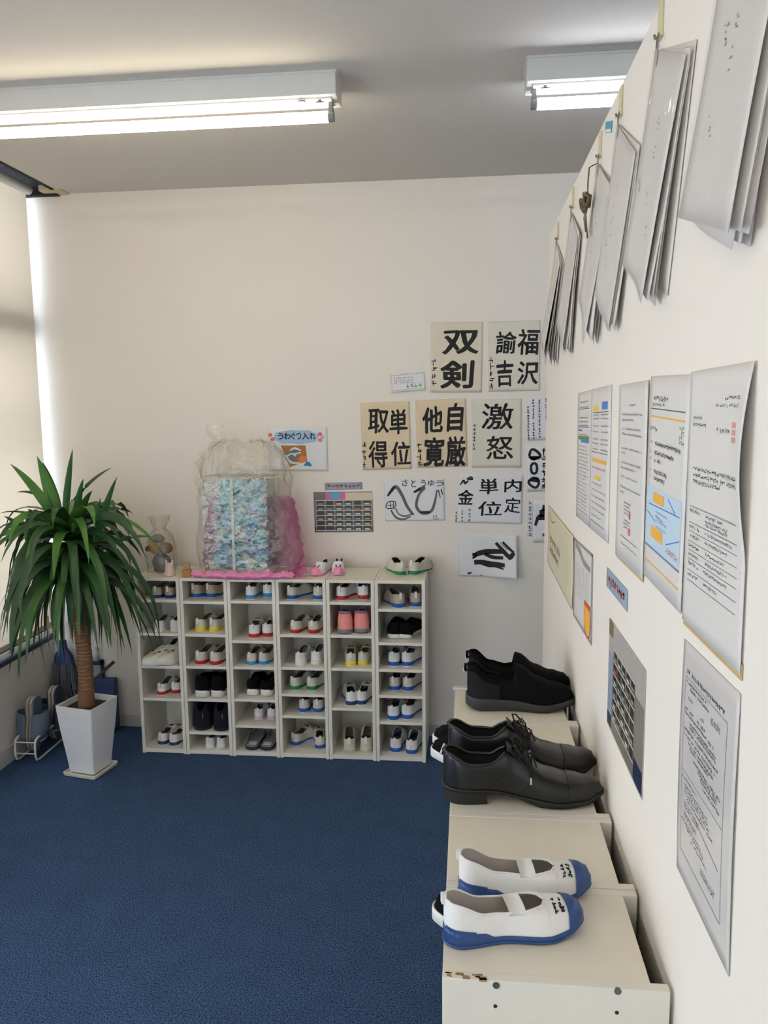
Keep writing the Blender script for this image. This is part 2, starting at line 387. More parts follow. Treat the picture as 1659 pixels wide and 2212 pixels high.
# ------------------------------------------------------------------ shoes
def outline(s, W, heel=0.70, waist=0.66, ball=1.0, toe_r=0.26, pt=0.5):
    g = interp([(0, heel), (0.12, heel), (0.36, waist), (0.70, ball), (0.86, ball * 0.90), (1.0, ball * 0.72)], s)
    if s < 0.13: g *= max(0.0, 1 - ((0.13 - s) / 0.13) ** 2.2) ** 0.5
    if s > 1 - toe_r: g *= max(0.0, 1 - ((s - 1 + toe_r) / toe_r) ** 2.4) ** pt
    return g * W / 2
def stations(n=24):
    return [0.5 - 0.5 * cos(pi * i / (n - 1)) for i in range(n)]
class ShoeShape:
    def __init__(s, L, W, rim, opening, sole_t, sole_b=None, side=1, bulge=0.7, zexp=0.75, toe_r=0.26, band=None, heel=0.70, waist=0.66, asym=0.05, pt=0.5):
        s.L, s.W, s.rim, s.opening, s.sole_t = L, W, rim, opening, sole_t
        s.sole_b = sole_b or [(0, 0.0), (0.75, 0.0), (1.0, 0.05 * W)]
        s.band = band or sole_t
        s.side, s.bulge, s.zexp, s.toe_r, s.heel, s.waist, s.asym, s.pt = side, bulge, zexp, toe_r, heel, waist, asym, pt
        s.cache = {}
        te = min([t for t, v in s.opening if v <= 0.0] or [0.5])
        s.ts_x = [te - 0.04, te - 0.022, te - 0.010, te - 0.003, te, te + 0.01]
    def w(s, t): return outline(t, s.W, s.heel, s.waist, 1.0, s.toe_r, s.pt)
    def cx(s, t): return s.side * s.asym * s.W * sin(pi * min(1, max(0, (t - 0.2) / 0.8)))
    def o(s, t):
        return max(0.0, interp(s.opening, t))
    def upper_pt(s, t, v, sg, off=0.0):
        w = s.w(t) * 0.975 + off
        if w < 0: w = 0
        ow = s.o(t) * s.w(t)
        ow = min(ow, max(w - 0.0005, 0))
        zs = interp(s.sole_t, t) - 0.002
        a = v * pi / 2
        x = ow + (w - ow) * (max(cos(a), 0) ** s.bulge)
        z = zs + (interp(s.rim, t) + (off if s.o(t) <= 0.001 else 0)) * (sin(a) ** s.zexp)
        yy = s.L * t
        if off and t > 0.5: yy += off * (t - 0.5) * 2
        return (s.cx(t) + sg * x, yy, z)
    def grid(s, ts, vs_, off=0.0):
        m = MB()
        for sg in (-1, 1):
            V = [s.upper_pt(t, v, sg, off) for t in ts for v in vs_]
            nv = len(vs_); F = []
            for i in range(len(ts) - 1):
                for j in range(nv - 1):
                    q = (i * nv + j, i * nv + j + 1, (i + 1) * nv + j + 1, (i + 1) * nv + j)
                    F.append(q if sg < 0 else q[::-1])
            m.add(V, F)
        return m
    def weld(s, me, d=0.0004):
        bm = bmesh.new(); bm.from_mesh(me)
        bmesh.ops.remove_doubles(bm, verts=bm.verts, dist=d)
        bmesh.ops.recalc_face_normals(bm, faces=bm.faces)
        bm.to_mesh(me); bm.free(); return me
    def upper(s, m, n=26):
        g = s.grid(sorted(stations(n) + [t for t in s.ts_x if 0 < t < 1]), [0, 0.15, 0.32, 0.5, 0.68, 0.84, 1.0])
        return s.weld(g.data('upper', m, True))
    def lining(s, m):
        ts = sorted([t for t in stations(26) + s.ts_x if 0.004 < t < 0.80])
        g = s.grid(ts, [0, 0.35, 0.7, 0.97], -0.003)
        V = []; F = []
        for t in ts:
            w = max(s.w(t) * 0.975 - 0.003, 0.0003); z = interp(s.sole_t, t) + 0.003
            V += [(s.cx(t) - w, s.L * t, z), (s.cx(t) + w, s.L * t, z)]
        for i in range(len(ts) - 1): F.append((2 * i, 2 * i + 1, 2 * i + 3, 2 * i + 2))
        g.add(V, F)
        return s.weld(g.data('lining', m, True))
    def sole(s, m, top=None, grow=1.02, zlift=0.0, name='sole'):
        ts = stations(24); top = top or s.band
        loop = [(t, 1) for t in ts] + [(t, -1) for t in ts[-2:0:-1]]
        def ring(sc, zf):
            out = []
            for t, sg in loop:
                w = s.w(t) * sc
                ya = s.L * t; c = s.L * 0.5
                out.append((s.cx(t) + sg * w, c + (ya - c) * (1 + (sc - 1) * 0.55), zf(t)))
            return out
        zb = lambda t: interp(s.sole_b, t) + zlift
        zt = lambda t: interp(top, t)
        R = [ring(grow - 0.07, zb), ring(grow, lambda t: zb(t) + 0.35 * min(0.006, zt(t) - zb(t))), ring(grow, lambda t: zb(t) + 0.75 * (zt(t) - zb(t))),
             ring(grow - 0.01, zt), ring(grow - 0.06, lambda t: zt(t) - 0.001)]
        n = len(loop); V = [p for r_ in R for p in r_]; F = []
        for k in range(len(R) - 1):
            for i in range(n):
                j = (i + 1) % n
                F.append((k * n + i, k * n + j, (k + 1) * n + j, (k + 1) * n + i))
        # caps as strips between left and right
        m_ = len(ts)
        for base, flip in ((0, True), ((len(R) - 1) * n, False)):
            rt = [base + i for i in range(m_)]
            lf = [base] + [base + n - i for i in range(1, m_ - 1)] + [base + m_ - 1]
            for i in range(m_ - 1):
                q = [rt[i], rt[i + 1], lf[i + 1], lf[i]]
                q2 = []
                for e in q:
                    if e not in q2: q2.append(e)
                if len(q2) > 2: F.append(tuple(q2[::-1] if flip else q2))
        return s.weld(mdata(name, V, F, m, True), 0.0001)
    def rim_line(s, sg, t0, t1, n=22, dz=0.0):
        out = []
        for i in range(n):
            t = t0 + (t1 - t0) * i / (n - 1)
            p = s.upper_pt(t, 1.0, sg); out.append((p[0], p[1], p[2] + dz))
        return out
    def binding(s, m, t1, r=0.0017, n=5):
        a = s.rim_line(-1, 0.0, t1); b = s.rim_line(1, 0.0, t1)
        return MB().tube(a[::-1] + b[1:], r, n).data('binding', m, True)
    def toe_cap(s, m, t0=0.84, off=0.0012, name='toe_cap'):
        ts = [t0 + (1 - t0) * (1 - (1 - k / 7) ** 1.5) for k in range(8)]
        ts = [t0 + (1 - t0) * (1 - (1 - k / 12) ** 1.6) for k in range(13)]
        return s.weld(s.grid(ts, [0, 0.17, 0.34, 0.5, 0.67, 0.84, 1.0], off).data(name, m, True))
    def heel_cap(s, m, t1=0.16, vmax=0.4, off=0.001, name='heel_counter'):
        ts = [t1 * (k / 7) ** 1.6 for k in range(8)]
        return s.weld(s.grid(ts, [0, vmax * 0.5, vmax], off).data(name, m, True))
    def strap(s, m, t, width=0.022, lift=0.004):
        V = []; F = []; nx = 10
        for r_, dz in ((0, 0), (1, 0.0015)):
            for k in range(nx + 1):
                a = -1 + 2 * k / nx
                p = s.upper_pt(t, 0.72, 1); q = s.upper_pt(t, 0.72, -1)
                zr = s.upper_pt(t, 1, 1)[2]
                x = q[0] + (p[0] - q[0]) * (a + 1) / 2
                z = p[2] + (zr + lift - p[2]) * (1 - abs(a) ** 3.2) + dz + 0.001
                for yy in (-width / 2, width / 2): V.append((x, s.L * t + yy, z))
        st = (nx + 1) * 2
        for k in range(nx):
            for b in (0, st):
                q = (b + 2 * k, b + 2 * k + 1, b + 2 * k + 3, b + 2 * k + 2); F.append(q if b else q[::-1])
            F.append((2 * k, 2 * k + 2, st + 2 * k + 2, st + 2 * k)); F.append((2 * k + 1, st + 2 * k + 1, st + 2 * k + 3, 2 * k + 3))
        return mdata('strap', V, F, m, True)

CLOTH_W = mat('shoe_canvas_white', rgb(226, 224, 222), 0.85, 0.03, 60, 0.3, 900)
CLOTH_C = mat('shoe_canvas_cream', rgb(206, 200, 186), 0.85, 0.05, 40, 0.3, 900)
CLOTH_B = mat('shoe_canvas_beige', rgb(178, 166, 146), 0.88, 0.08, 40, 0.3, 900)
LIN_G = mat('shoe_lining_grey', rgb(150, 144, 134), 0.9)
LIN_L = mat('shoe_lining_pale', rgb(196, 188, 180), 0.9)
LIN_D = mat('shoe_lining_dark', rgb(36, 34, 36), 0.9)
RUB = {k: mat('rubber_' + k, c, 0.5, 0.04) for k, c in dict(
    blue=rgb(26, 84, 168), navy=rgb(28, 54, 112), red=rgb(176, 34, 34), yellow=rgb(232, 204, 28), sky=rgb(48, 140, 196),
    green=rgb(20, 124, 70), white=rgb(224, 222, 218), pink=rgb(236, 140, 180), lavender=rgb(206, 186, 208), cream=rgb(200, 192, 178),
    grey=rgb(120, 122, 130), darkblue=rgb(20, 62, 130)).items()}
def school_shape(L, side, flat=1.0):
    k = L / 0.19
    return ShoeShape(L, 0.070 * k,
        rim=[(0, 0.052 * k), (0.08, 0.050 * k), (0.28, 0.041 * k), (0.48, 0.050 * k), (0.62, 0.058 * k), (0.80, 0.040 * k), (0.92, 0.030 * k), (0.97, 0.019 * k), (1.0, 0.005 * k)],
        opening=[(0, 0.84), (0.2, 0.84), (0.40, 0.76), (0.52, 0.62), (0.58, 0.46), (0.62, 0.24), (0.635, 0.0)],
        sole_t=[(0, 0.010 * k), (0.75, 0.009 * k), (1.0, 0.014 * k)],
        sole_b=[(0, 0.0), (0.78, 0.0), (1.0, 0.006 * k)],
        band=[(0, 0.021 * k), (0.14, 0.020 * k), (0.28, 0.013 * k), (0.75, 0.012 * k), (0.92, 0.016 * k), (1.0, 0.020 * k)],
        side=side, toe_r=0.30)
SHOE_CACHE = {}
def school_parts(L, side, cloth, rub, strap=True, lining=LIN_G, mark=0):
    key = ('school', round(L, 3), side, cloth.name, rub, strap, lining.name, mark)
    if key in SHOE_CACHE: return SHOE_CACHE[key]
    S = school_shape(L, side); k = L / 0.19
    R = RUB[rub]
    parts = [('upper', S.upper(cloth)), ('lining', S.lining(lining)), ('sole', S.sole(R)),
             ('outsole', S.sole(RUB['white'] if rub not in ('white', 'cream') else RUB[rub], top=[(0, 0.0035 * k), (0.78, 0.0035 * k), (1.0, 0.0095 * k)], grow=1.035, name='outsole')),
             ('toe_cap', S.toe_cap(R, 0.855)), ('binding', S.binding(cloth, 0.63, 0.0016 * k))]
    if strap: parts.append(('strap', S.strap(cloth, 0.46, 0.020 * k)))
    zr = S.upper_pt(0, 1, 1)[2]
    tb = MB().box(-0.005 * k, 0.005 * k, -0.0025, 0.0015, zr - 0.020 * k, zr + 0.008 * k)
    parts.append(('pull_tab', tb.data('pull_tab', RUB['white'])))
    if mark:
        random.seed(mark); mb = MB()
        for row in range(mark % 3 + 1):
            for c in range(3):
                for q in range(3):
                    if mark < 10:      # written on the heel
                        cxx = (row - (mark % 3) / 2) * 0.010 * k + random.uniform(-0.002, 0.002); z = 0.046 * k - c * 0.008 * k + random.uniform(-0.002, 0.002)
                        t = 0.006; y = S.L * t - 0.0012 + abs(cxx) ** 2 * 14
                        mb.box(cxx - 0.0018 * k, cxx + 0.0018 * k, y - 0.0006, y, z, z + 0.0008)
        if mb.v: parts.append(('name_marking', mb.data('name_marking', mat('marker_ink', rgb(40, 42, 60), 0.7))))
    SHOE_CACHE[key] = parts
    return parts
def sneaker_parts(L, side, upm, solem, linm, sole_h=0.026, high=1.0, key='', wide=1.0, bind=None):
    kk = ('snk', round(L, 3), side, upm.name, solem.name, key)
    if kk in SHOE_CACHE: return SHOE_CACHE[kk]
    k = L / 0.24
    S = ShoeShape(L, 0.088 * k * wide,
        rim=[(0, 0.062 * k * high), (0.07, 0.060 * k * high), (0.24, 0.044 * k * high), (0.36, 0.054 * k * high), (0.46, 0.062 * k), (0.70, 0.046 * k), (0.88, 0.036 * k), (0.96, 0.024 * k), (1.0, 0.006 * k)],
        opening=[(0, 0.70), (0.2, 0.72), (0.34, 0.6), (0.42, 0.36), (0.455, 0.0)],
        sole_t=[(0, sole_h * k), (0.4, sole_h * 0.85 * k), (0.8, sole_h * 0.75 * k), (1.0, sole_h * k)],
        sole_b=[(0, 0.003 * k), (0.12, 0.0), (0.72, 0.0), (1.0, 0.012 * k)],
        band=[(0, (sole_h + 0.006) * k), (0.4, sole_h * 0.95 * k), (0.8, sole_h * 0.9 * k), (1.0, (sole_h + 0.008) * k)],
        side=side, toe_r=0.32, heel=0.74)
    parts = [('upper', S.upper(upm)), ('lining', S.lining(linm)), ('sole', S.sole(solem)), ('binding', S.binding(bind or upm, 0.45, (0.006 if bind else 0.0035) * k, 6)),
             ('heel_counter', S.heel_cap(upm, 0.18, 0.55, 0.0016))]
    # laces
    lc = MB()
    for t in (0.50, 0.56, 0.62):
        a = S.upper_pt(t, 0.80, -1); b = S.upper_pt(t, 0.80, 1); c = S.upper_pt(t, 1, 1)
        lc.tube([a, ((a[0] + c[0]) / 2, a[1], (a[2] + c[2]) / 2 + 0.004), (c[0], c[1], c[2] + 0.003), ((b[0] + c[0]) / 2, b[1], (b[2] + c[2]) / 2 + 0.004), b], 0.0022 * k, 5)
    parts.append(('laces', lc.data('laces', upm, True)))
    SHOE_CACHE[kk] = parts
    return parts
def place_shoe(name, parts, loc, rz, label, cat='shoe', group=None, flip=False, tilt=0.0):
    r = empty(name, loc, rz, label, cat, group)
    if tilt: r.rotation_euler = (tilt, 0, rz)
    for nm, me in parts: put(nm, me, r)
    return r

def c1(x, y): return (280 + 0.226 * x, 1180 + 0.226 * y)
def c2(x, y): return (600 + 0.226 * x, 1180 + 0.226 * y)
CELL = ['top', 'second', 'third', 'fourth', 'fifth', 'sixth']
UNIT = ['first', 'second', 'third', 'fourth', 'fifth', 'sixth']
def floor_of(col, row):
    zs = [z + 0.0066 for z in SHELVES[col]] + [0.0245]
    return zs[row]
# (column, row, [(pixel x, pixel y, turn in degrees), ...], builder)
def sch(L, cloth, rub, strap=False, lin_=LIN_G, mark=0):
    return lambda side: school_parts(L, side, cloth, rub, strap, lin_, mark)
BLK = mat('black_knit', rgb(9, 9, 12), 0.95, 0.2, 200, 0.4, 600, spec=0.2)
NAVYC = mat('dark_navy_felt', rgb(8, 10, 24), 0.95, 0.2, 90, 0.4, 500)
PINKC = mat('salmon_pink_mesh', rgb(236, 150, 142), 0.8, 0.06, 90)
SHELF_SHOES = [
    (0, 0, [c1(285, 507) + (-4,), c1(390, 520) + (-4,)], sch(0.17, CLOTH_B, 'darkblue'), 'beige slip-on shoe with navy sole'),
    (0, 1, [c1(270, 825) + (-2,), c1(440, 820) + (4,)], sch(0.17, CLOTH_W, 'white'), 'all-white slip-on shoe'),
    (0, 3, [c1(335, 1428) + (-8,), c1(452, 1414) + (-8,)], sch(0.175, CLOTH_W, 'red'), 'white school shoe with red sole'),
    (0, 4, [c1(385, 1905) + (-10,), c1(485, 1915) + (-12,)], sch(0.18, CLOTH_W, 'navy', True, mark=3), 'white strap shoe with navy sole'),
    (1, 0, [c1(672, 497) + (-22,), c1(828, 497) + (-22,)], sch(0.195, CLOTH_B, 'blue', mark=0), 'greyish beige shoe with blue sole'),
    (1, 1, [c1(697, 820) + (-16,), c1(835, 820) + (-16,)], sch(0.185, CLOTH_C, 'yellow', mark=4), 'cream school shoe with yellow sole'),
    (1, 2, [c1(708, 1138) + (-12,), c1(856, 1144) + (-10,)], sch(0.195, CLOTH_C, 'red'), 'cream school shoe with red sole'),
    (1, 5, [c1(785, 1945) + (-6,), c1(900, 1958) + (-8,)], sch(0.165, CLOTH_W, 'white'), 'small all-white shoe'),
    (2, 0, [c1(1148, 510) + (0,), c1(1300, 492) + (0,)], sch(0.185, CLOTH_W, 'sky'), 'white school shoe with light blue sole'),
    (2, 1, [c1(1225, 883) + (2,), c1(1352, 874) + (-2,)], sch(0.195, CLOTH_W, 'red', True), 'white school shoe with red sole'),
    (2, 2, [c1(1203, 1142) + (-8,), c1(1325, 1140) + (-12,)], sch(0.18, CLOTH_C, 'sky'), 'cream school shoe with light blue sole'),
    (2, 4, [c1(1225, 1660) + (0,), c1(1342, 1660) + (0,)], sch(0.165, CLOTH_W, 'lavender', True, LIN_D), 'white strap shoe with lavender sole'),
    (3, 0, [c2(150, 512) + (-24,), c2(385, 515) + (6,)], sch(0.185, CLOTH_C, 'blue', True), 'cream school shoe with blue sole'),
    (3, 1, [c2(205, 843) + (-16,), c2(372, 848) + (-6,)], sch(0.185, CLOTH_C, 'red'), 'cream school shoe with dark red sole'),
    (3, 2, [c2(245, 1146) + (-6,), c2(365, 1134) + (-4,)], sch(0.19, CLOTH_W, 'white'), 'all-white slip-on shoe'),
    (3, 3, [c2(140, 1378) + (-20,), c2(338, 1382) + (-16,)], sch(0.19, CLOTH_C, 'green'), 'cream school shoe with green sole'),
    (3, 4, [c2(252, 1592) + (-2,), c2(384, 1594) + (-2,)], sch(0.19, CLOTH_C, 'blue'), 'pale school shoe with blue sole'),
    (3, 5, [c2(168, 1908) + (-28,), c2(408, 1942) + (14,)], sch(0.185, CLOTH_C, 'blue', True), 'white strap shoe with blue sole'),
    (4, 0, [c2(592, 520) + (-14,), c2(822, 513) + (14,)], sch(0.19, CLOTH_W, 'red'), 'white school shoe with red sole'),
    (4, 2, [c2(697, 1152) + (6,), c2(832, 1142) + (-4,)], sch(0.19, CLOTH_C, 'yellow', True), 'grey-white strap shoe with yellow sole'),
    (4, 3, [c2(712, 1528) + (10,), c2(846, 1522) + (-8,)], sch(0.20, CLOTH_W, 'navy', True), 'white strap shoe with navy sole'),
    (4, 4, [c2(685, 2008) + (6,), c2(832, 1974) + (4,)], sch(0.215, CLOTH_C, 'cream', False, mat('tan_insole', rgb(120, 104, 84), 0.9)), 'all-cream slip-on shoe'),
    (5, 0, [c2(1192, 596) + (22,), c2(1318, 584) + (6,)], sch(0.20, CLOTH_B, 'blue'), 'beige school shoe with blue sole'),
    (5, 2, [c2(1122, 1152) + (-10,), c2(1250, 1152) + (-14,)], sch(0.20, CLOTH_W, 'blue', True, mark=6), 'white strap shoe with blue sole'),
    (5, 3, [c2(1132, 1384) + (-12,), c2(1248, 1388) + (-14,)], sch(0.195, CLOTH_C, 'blue', True), 'cream strap shoe with blue sole'),
    (5, 4, [c2(1108, 1668) + (-10,), c2(1232, 1658) + (-14,)], sch(0.205, CLOTH_W, 'blue'), 'white school shoe with blue sole'),
    (5, 5, [c2(1118, 1975) + (-6,), c2(1302, 1995) + (-4,)], sch(0.205, CLOTH_W, 'blue', mark=3), 'white slip-on shoe with blue sole'),
    (1, 3, [c1(685, 1452) + (-2,), c1(862, 1452) + (-4,)], lambda sd: sneaker_parts(0.235, sd, BLK, RUB['white'], LIN_D, 0.030, 1.25), 'black high-backed shoe with thick white sole'),
    (2, 3, [c1(1168, 1434) + (0,), c1(1322, 1440) + (-4,)], lambda sd: sneaker_parts(0.215, sd, BLK, RUB['white'], LIN_D, 0.032, 0.9, 'low'), 'black slip-on with thick white sole'),
    (4, 1, [c2(660, 846) + (4,), c2(830, 838) + (0,)], lambda sd: sneaker_parts(0.255, sd, PINKC, RUB['grey'], mat('pink_lining', rgb(150, 50, 84), 0.9), 0.016, 1.30, 'pink', 0.97, mat('mauve_collar', rgb(150, 112, 140), 0.8)), 'large salmon pink sneaker with grey sole'),
    (5, 1, [c2(1115, 888) + (-4,), c2(1238, 890) + (-14,)], lambda sd: sneaker_parts(0.225, sd, BLK, RUB['white'], LIN_D, 0.018, 1.0, 'thin'), 'black sneaker with thin white sole'),
]
for col, row, spots, build, desc in SHELF_SHOES:
    z = floor_of(col, row)
    for i, (u, v, a) in enumerate(spots):
        p = on(u, v, 2, z)
        y = max(p.y, Y_FRONT + 0.012)
        k = (y) / p.y
        pr_ = build(1 if i else -1)
        ca, sa = cos(radians(a)), sin(radians(a))
        xs_ = [v.co.x * ca - v.co.y * sa for _, me in pr_ for v in me.vertices]
        xmin, xmax = min(xs_), max(xs_)
        lo, hi = XBND[col] + TH + 0.001, XBND[col + 1] - TH - 0.003
        if i == 0: last = None
        xx = max(lo - xmin, min(hi - xmax, p.x * k))
        W0 = max(v.co.x for _, me in pr_ for v in me.vertices) - min(v.co.x for _, me in pr_ for v in me.vertices)
        if i == 0: xx = max(lo - xmin, min(xx, hi - xmax - W0 * 0.98))
        else: xx = min(hi - xmax, max(xx, last + W0 * 0.98))
        last = xx
        p.x = xx / k
        place_shoe('school_shoe' if 'sneaker' not in desc else 'sneaker', build(1 if i else -1), (p.x * k, y, z), radians(a),
                   f"{'right' if i else 'left'}-hand {desc}, {CELL[row]} compartment of {UNIT[col]} rack from plant", 'shoe', 'shoes in the white racks')

# shoes standing on the rack tops
for i, (u, v, a) in enumerate((c2(338, 290) + (164,), c2(582, 286) + (188,))):
    p = on(u, v, 2, H_RACK)
    a_ = radians(a); L = 0.165
    pr = school_parts(L, 1 if i else -1, CLOTH_W, 'pink', False, LIN_D)
    S = school_shape(L, 1 if i else -1)
    r = place_shoe('school_shoe', pr, (p.x + sin(a_) * L, p.y - cos(a_) * L, H_RACK), a_,
               f"{'right' if i else 'left'}-hand white and pink school shoe standing on top of the racks, toe forward", 'shoe', 'pink shoes on the racks')
    mb = MB(); random.seed(8 + i)
    for row in range(2):
        for c in range(3):
            for q in range(2):
                t = 0.74 + c * 0.045; vv = 0.86; sg = -1 if row else 1
                pt = S.upper_pt(t, vv, sg)
                mb.box(pt[0] - 0.003, pt[0] + 0.003, pt[1] - 0.0012 + q * 0.004, pt[1] + 0.0012 + q * 0.004, pt[2] - 0.001, pt[2] + 0.0013)
    mb.build('name_marking', mat('marker_ink', rgb(40, 42, 60), 0.7), r)
for i, (u, v, a) in enumerate((c2(1186, 284) + (20,), c2(1278, 278) + (-22,))):
    p = on(u, v, 2, H_RACK)
    place_shoe('school_shoe', school_parts(0.19, 1 if i else -1, CLOTH_C, 'green', False, LIN_D), (p.x, p.y, H_RACK), radians(a),
               f"{'right' if i else 'left'}-hand white shoe with green sole on top of the sixth rack", 'shoe', 'green shoes on the racks')

# white and navy sneakers, toes out, in the first rack's third compartment
SNW = mat('sneaker_white_leather', rgb(220, 216, 204), 0.5, 0.05, 30)
NAVL = mat('navy_collar', rgb(18, 22, 40), 0.85)
for i, (u, v, a) in enumerate((c1(120, 1150) + (150,), c1(270, 1172) + (154,))):
    z = floor_of(0, 2)
    p = on(u, v, 2, z); a_ = radians(a); L = 0.22
    y = Y_FRONT - (0.035 if i == 0 else 0.02)
    p = Vector((p.x * y / p.y, y, z))
    r = place_shoe('sneaker', sneaker_parts(L, 1 if i else -1, SNW, RUB['white'], NAVL, 0.026, 1.2, 'wn'), (p.x + sin(a_) * L, p.y - cos(a_) * L, z), a_,
                   f"{'right' if i else 'left'}-hand white sneaker with navy lining, toe sticking out of first rack", 'shoe', 'white sneakers in first rack')
    S = ShoeShape(L, 0.088 * L / 0.24, rim=[(0, 0.05), (0.5, 0.055), (0.7, 0.042), (0.88, 0.033), (1, 0.013)], opening=[(0, 0)], sole_t=[(0, 0.022), (1, 0.02)], side=1 if i else -1)
    for (t, vv, sg, cl) in ((0.72, 0.86, 1, 'orange'), (0.66, 0.75, 1, 'navyp'), (0.74, 0.8, -1, 'orange'), (0.64, 0.7, -1, 'navyp')):
        pt = S.upper_pt(t, vv, sg)
        MB().lathe([(0.008, -0.001), (0.008, 0.001), (0.005, 0.002)], 10, (pt[0], pt[1], pt[2] + 0.001)).build(
            'patch', mat('patch_' + cl, rgb(216, 130, 80) if cl == 'orange' else rgb(30, 34, 56), 0.6), r)
# big dark felt boots in second rack, fifth compartment
for i, (u, v) in enumerate((c1(735, 1768), c1(890, 1775))):
    z = floor_of(1, 4); p = on(u, v, 2, z)
    y = max(p.y, Y_FRONT + 0.015); x = (XBND[1] + TH + 0.050) if i == 0 else (XBND[2] - TH - 0.0475)
    L = 0.235; k = 1.0
    kk = ('boot', i)
    S = ShoeShape(L, 0.086, rim=[(0, 0.085), (0.1, 0.108), (0.35, 0.112), (0.6, 0.095), (0.85, 0.06), (1, 0.02)],
                  opening=[(0, 0.5), (0.12, 0.5), (0.3, 0.35), (0.42, 0.0)], sole_t=[(0, 0.014), (1, 0.014)], side=1 if i else -1, heel=0.9, waist=0.9, toe_r=0.4, bulge=0.5)
    place_shoe('felt_boot', [('upper', S.upper(NAVYC)), ('lining', S.lining(LIN_D)), ('sole', S.sole(mat('dark_boot_sole', rgb(18, 24, 44), 0.8))),
                             ('zip_pull', MB().box(0.012, 0.0145, -0.003, 0.0, 0.06, 0.085).data('zip_pull', RUB['grey']))],
               (x, y, z), 0.0, f"{'right' if i else 'left'}-hand dark navy felt boot filling the fifth compartment of second rack", 'boot', 'felt boots')
# flat grey sandals in third rack, bottom compartment
for i, (u, v) in enumerate((c1(1165, 1978), c1(1348, 1976))):
    z = floor_of(2, 5); p = on(u, v, 2, z)
    y = max(p.y, Y_FRONT + 0.012); x = min(p.x * y / p.y, XBND[3] - TH - 0.056)
    S = ShoeShape(0.215, 0.078, rim=[(0, 0.001), (0.35, 0.002), (0.5, 0.035), (0.75, 0.034), (0.95, 0.012), (1, 0.008)], opening=[(0, 0.98), (0.3, 0.95), (0.5, 0.5), (0.56, 0.0)],
                  sole_t=[(0, 0.018), (0.4, 0.014), (1, 0.014)], side=1 if i else -1, heel=0.85, waist=0.82, toe_r=0.36)
    gs = mat('grey_sandal_footbed', rgb(140, 142, 150), 0.6)
    fb = ShoeShape(0.205, 0.070, rim=[(0, 0)], opening=[(0, 1)], sole_t=[(0, 0.0215), (0.4, 0.0175), (1, 0.0175)], sole_b=[(0, 0.017), (0.4, 0.013), (1, 0.013)], side=1 if i else -1, heel=0.85, waist=0.82, toe_r=0.36)
    ts_ = [t for t in stations(26) if t > 0.5]
    up = S.weld(S.grid(ts_, [0, 0.25, 0.5, 0.75, 1.0]).data('instep_band', film('sandal_clear_%d' % i, (0.75, 0.77, 0.8, 1), 0.25, 0.2, 0.35), True))
    tag_ = MB().box(-0.018, 0.018, 0.02, 0.05, 0.0205, 0.0225).data('paper_tag', RUB['white'])
    st = MB().tube([(0.0, 0.13, 0.055), (0.004, 0.11, 0.075), (0.012 * (1 if i else -1), 0.09, 0.06), (0.02 * (1 if i else -1), 0.10, 0.05)], 0.0012, 5).data('tie_string', RUB['white'])
    place_shoe('sandal', [('sole', S.sole(mat('dark_sandal_sole', rgb(40, 44, 60), 0.6))), ('footbed', fb.sole(gs, name='footbed')), ('instep_band', up), ('paper_tag', tag_), ('tie_string', st)],
               (x, y, z), radians(2 - 4 * i), f"{'right' if i else 'left'}-hand flat grey sandal in the bottom compartment of third rack", 'sandal', 'grey sandals')

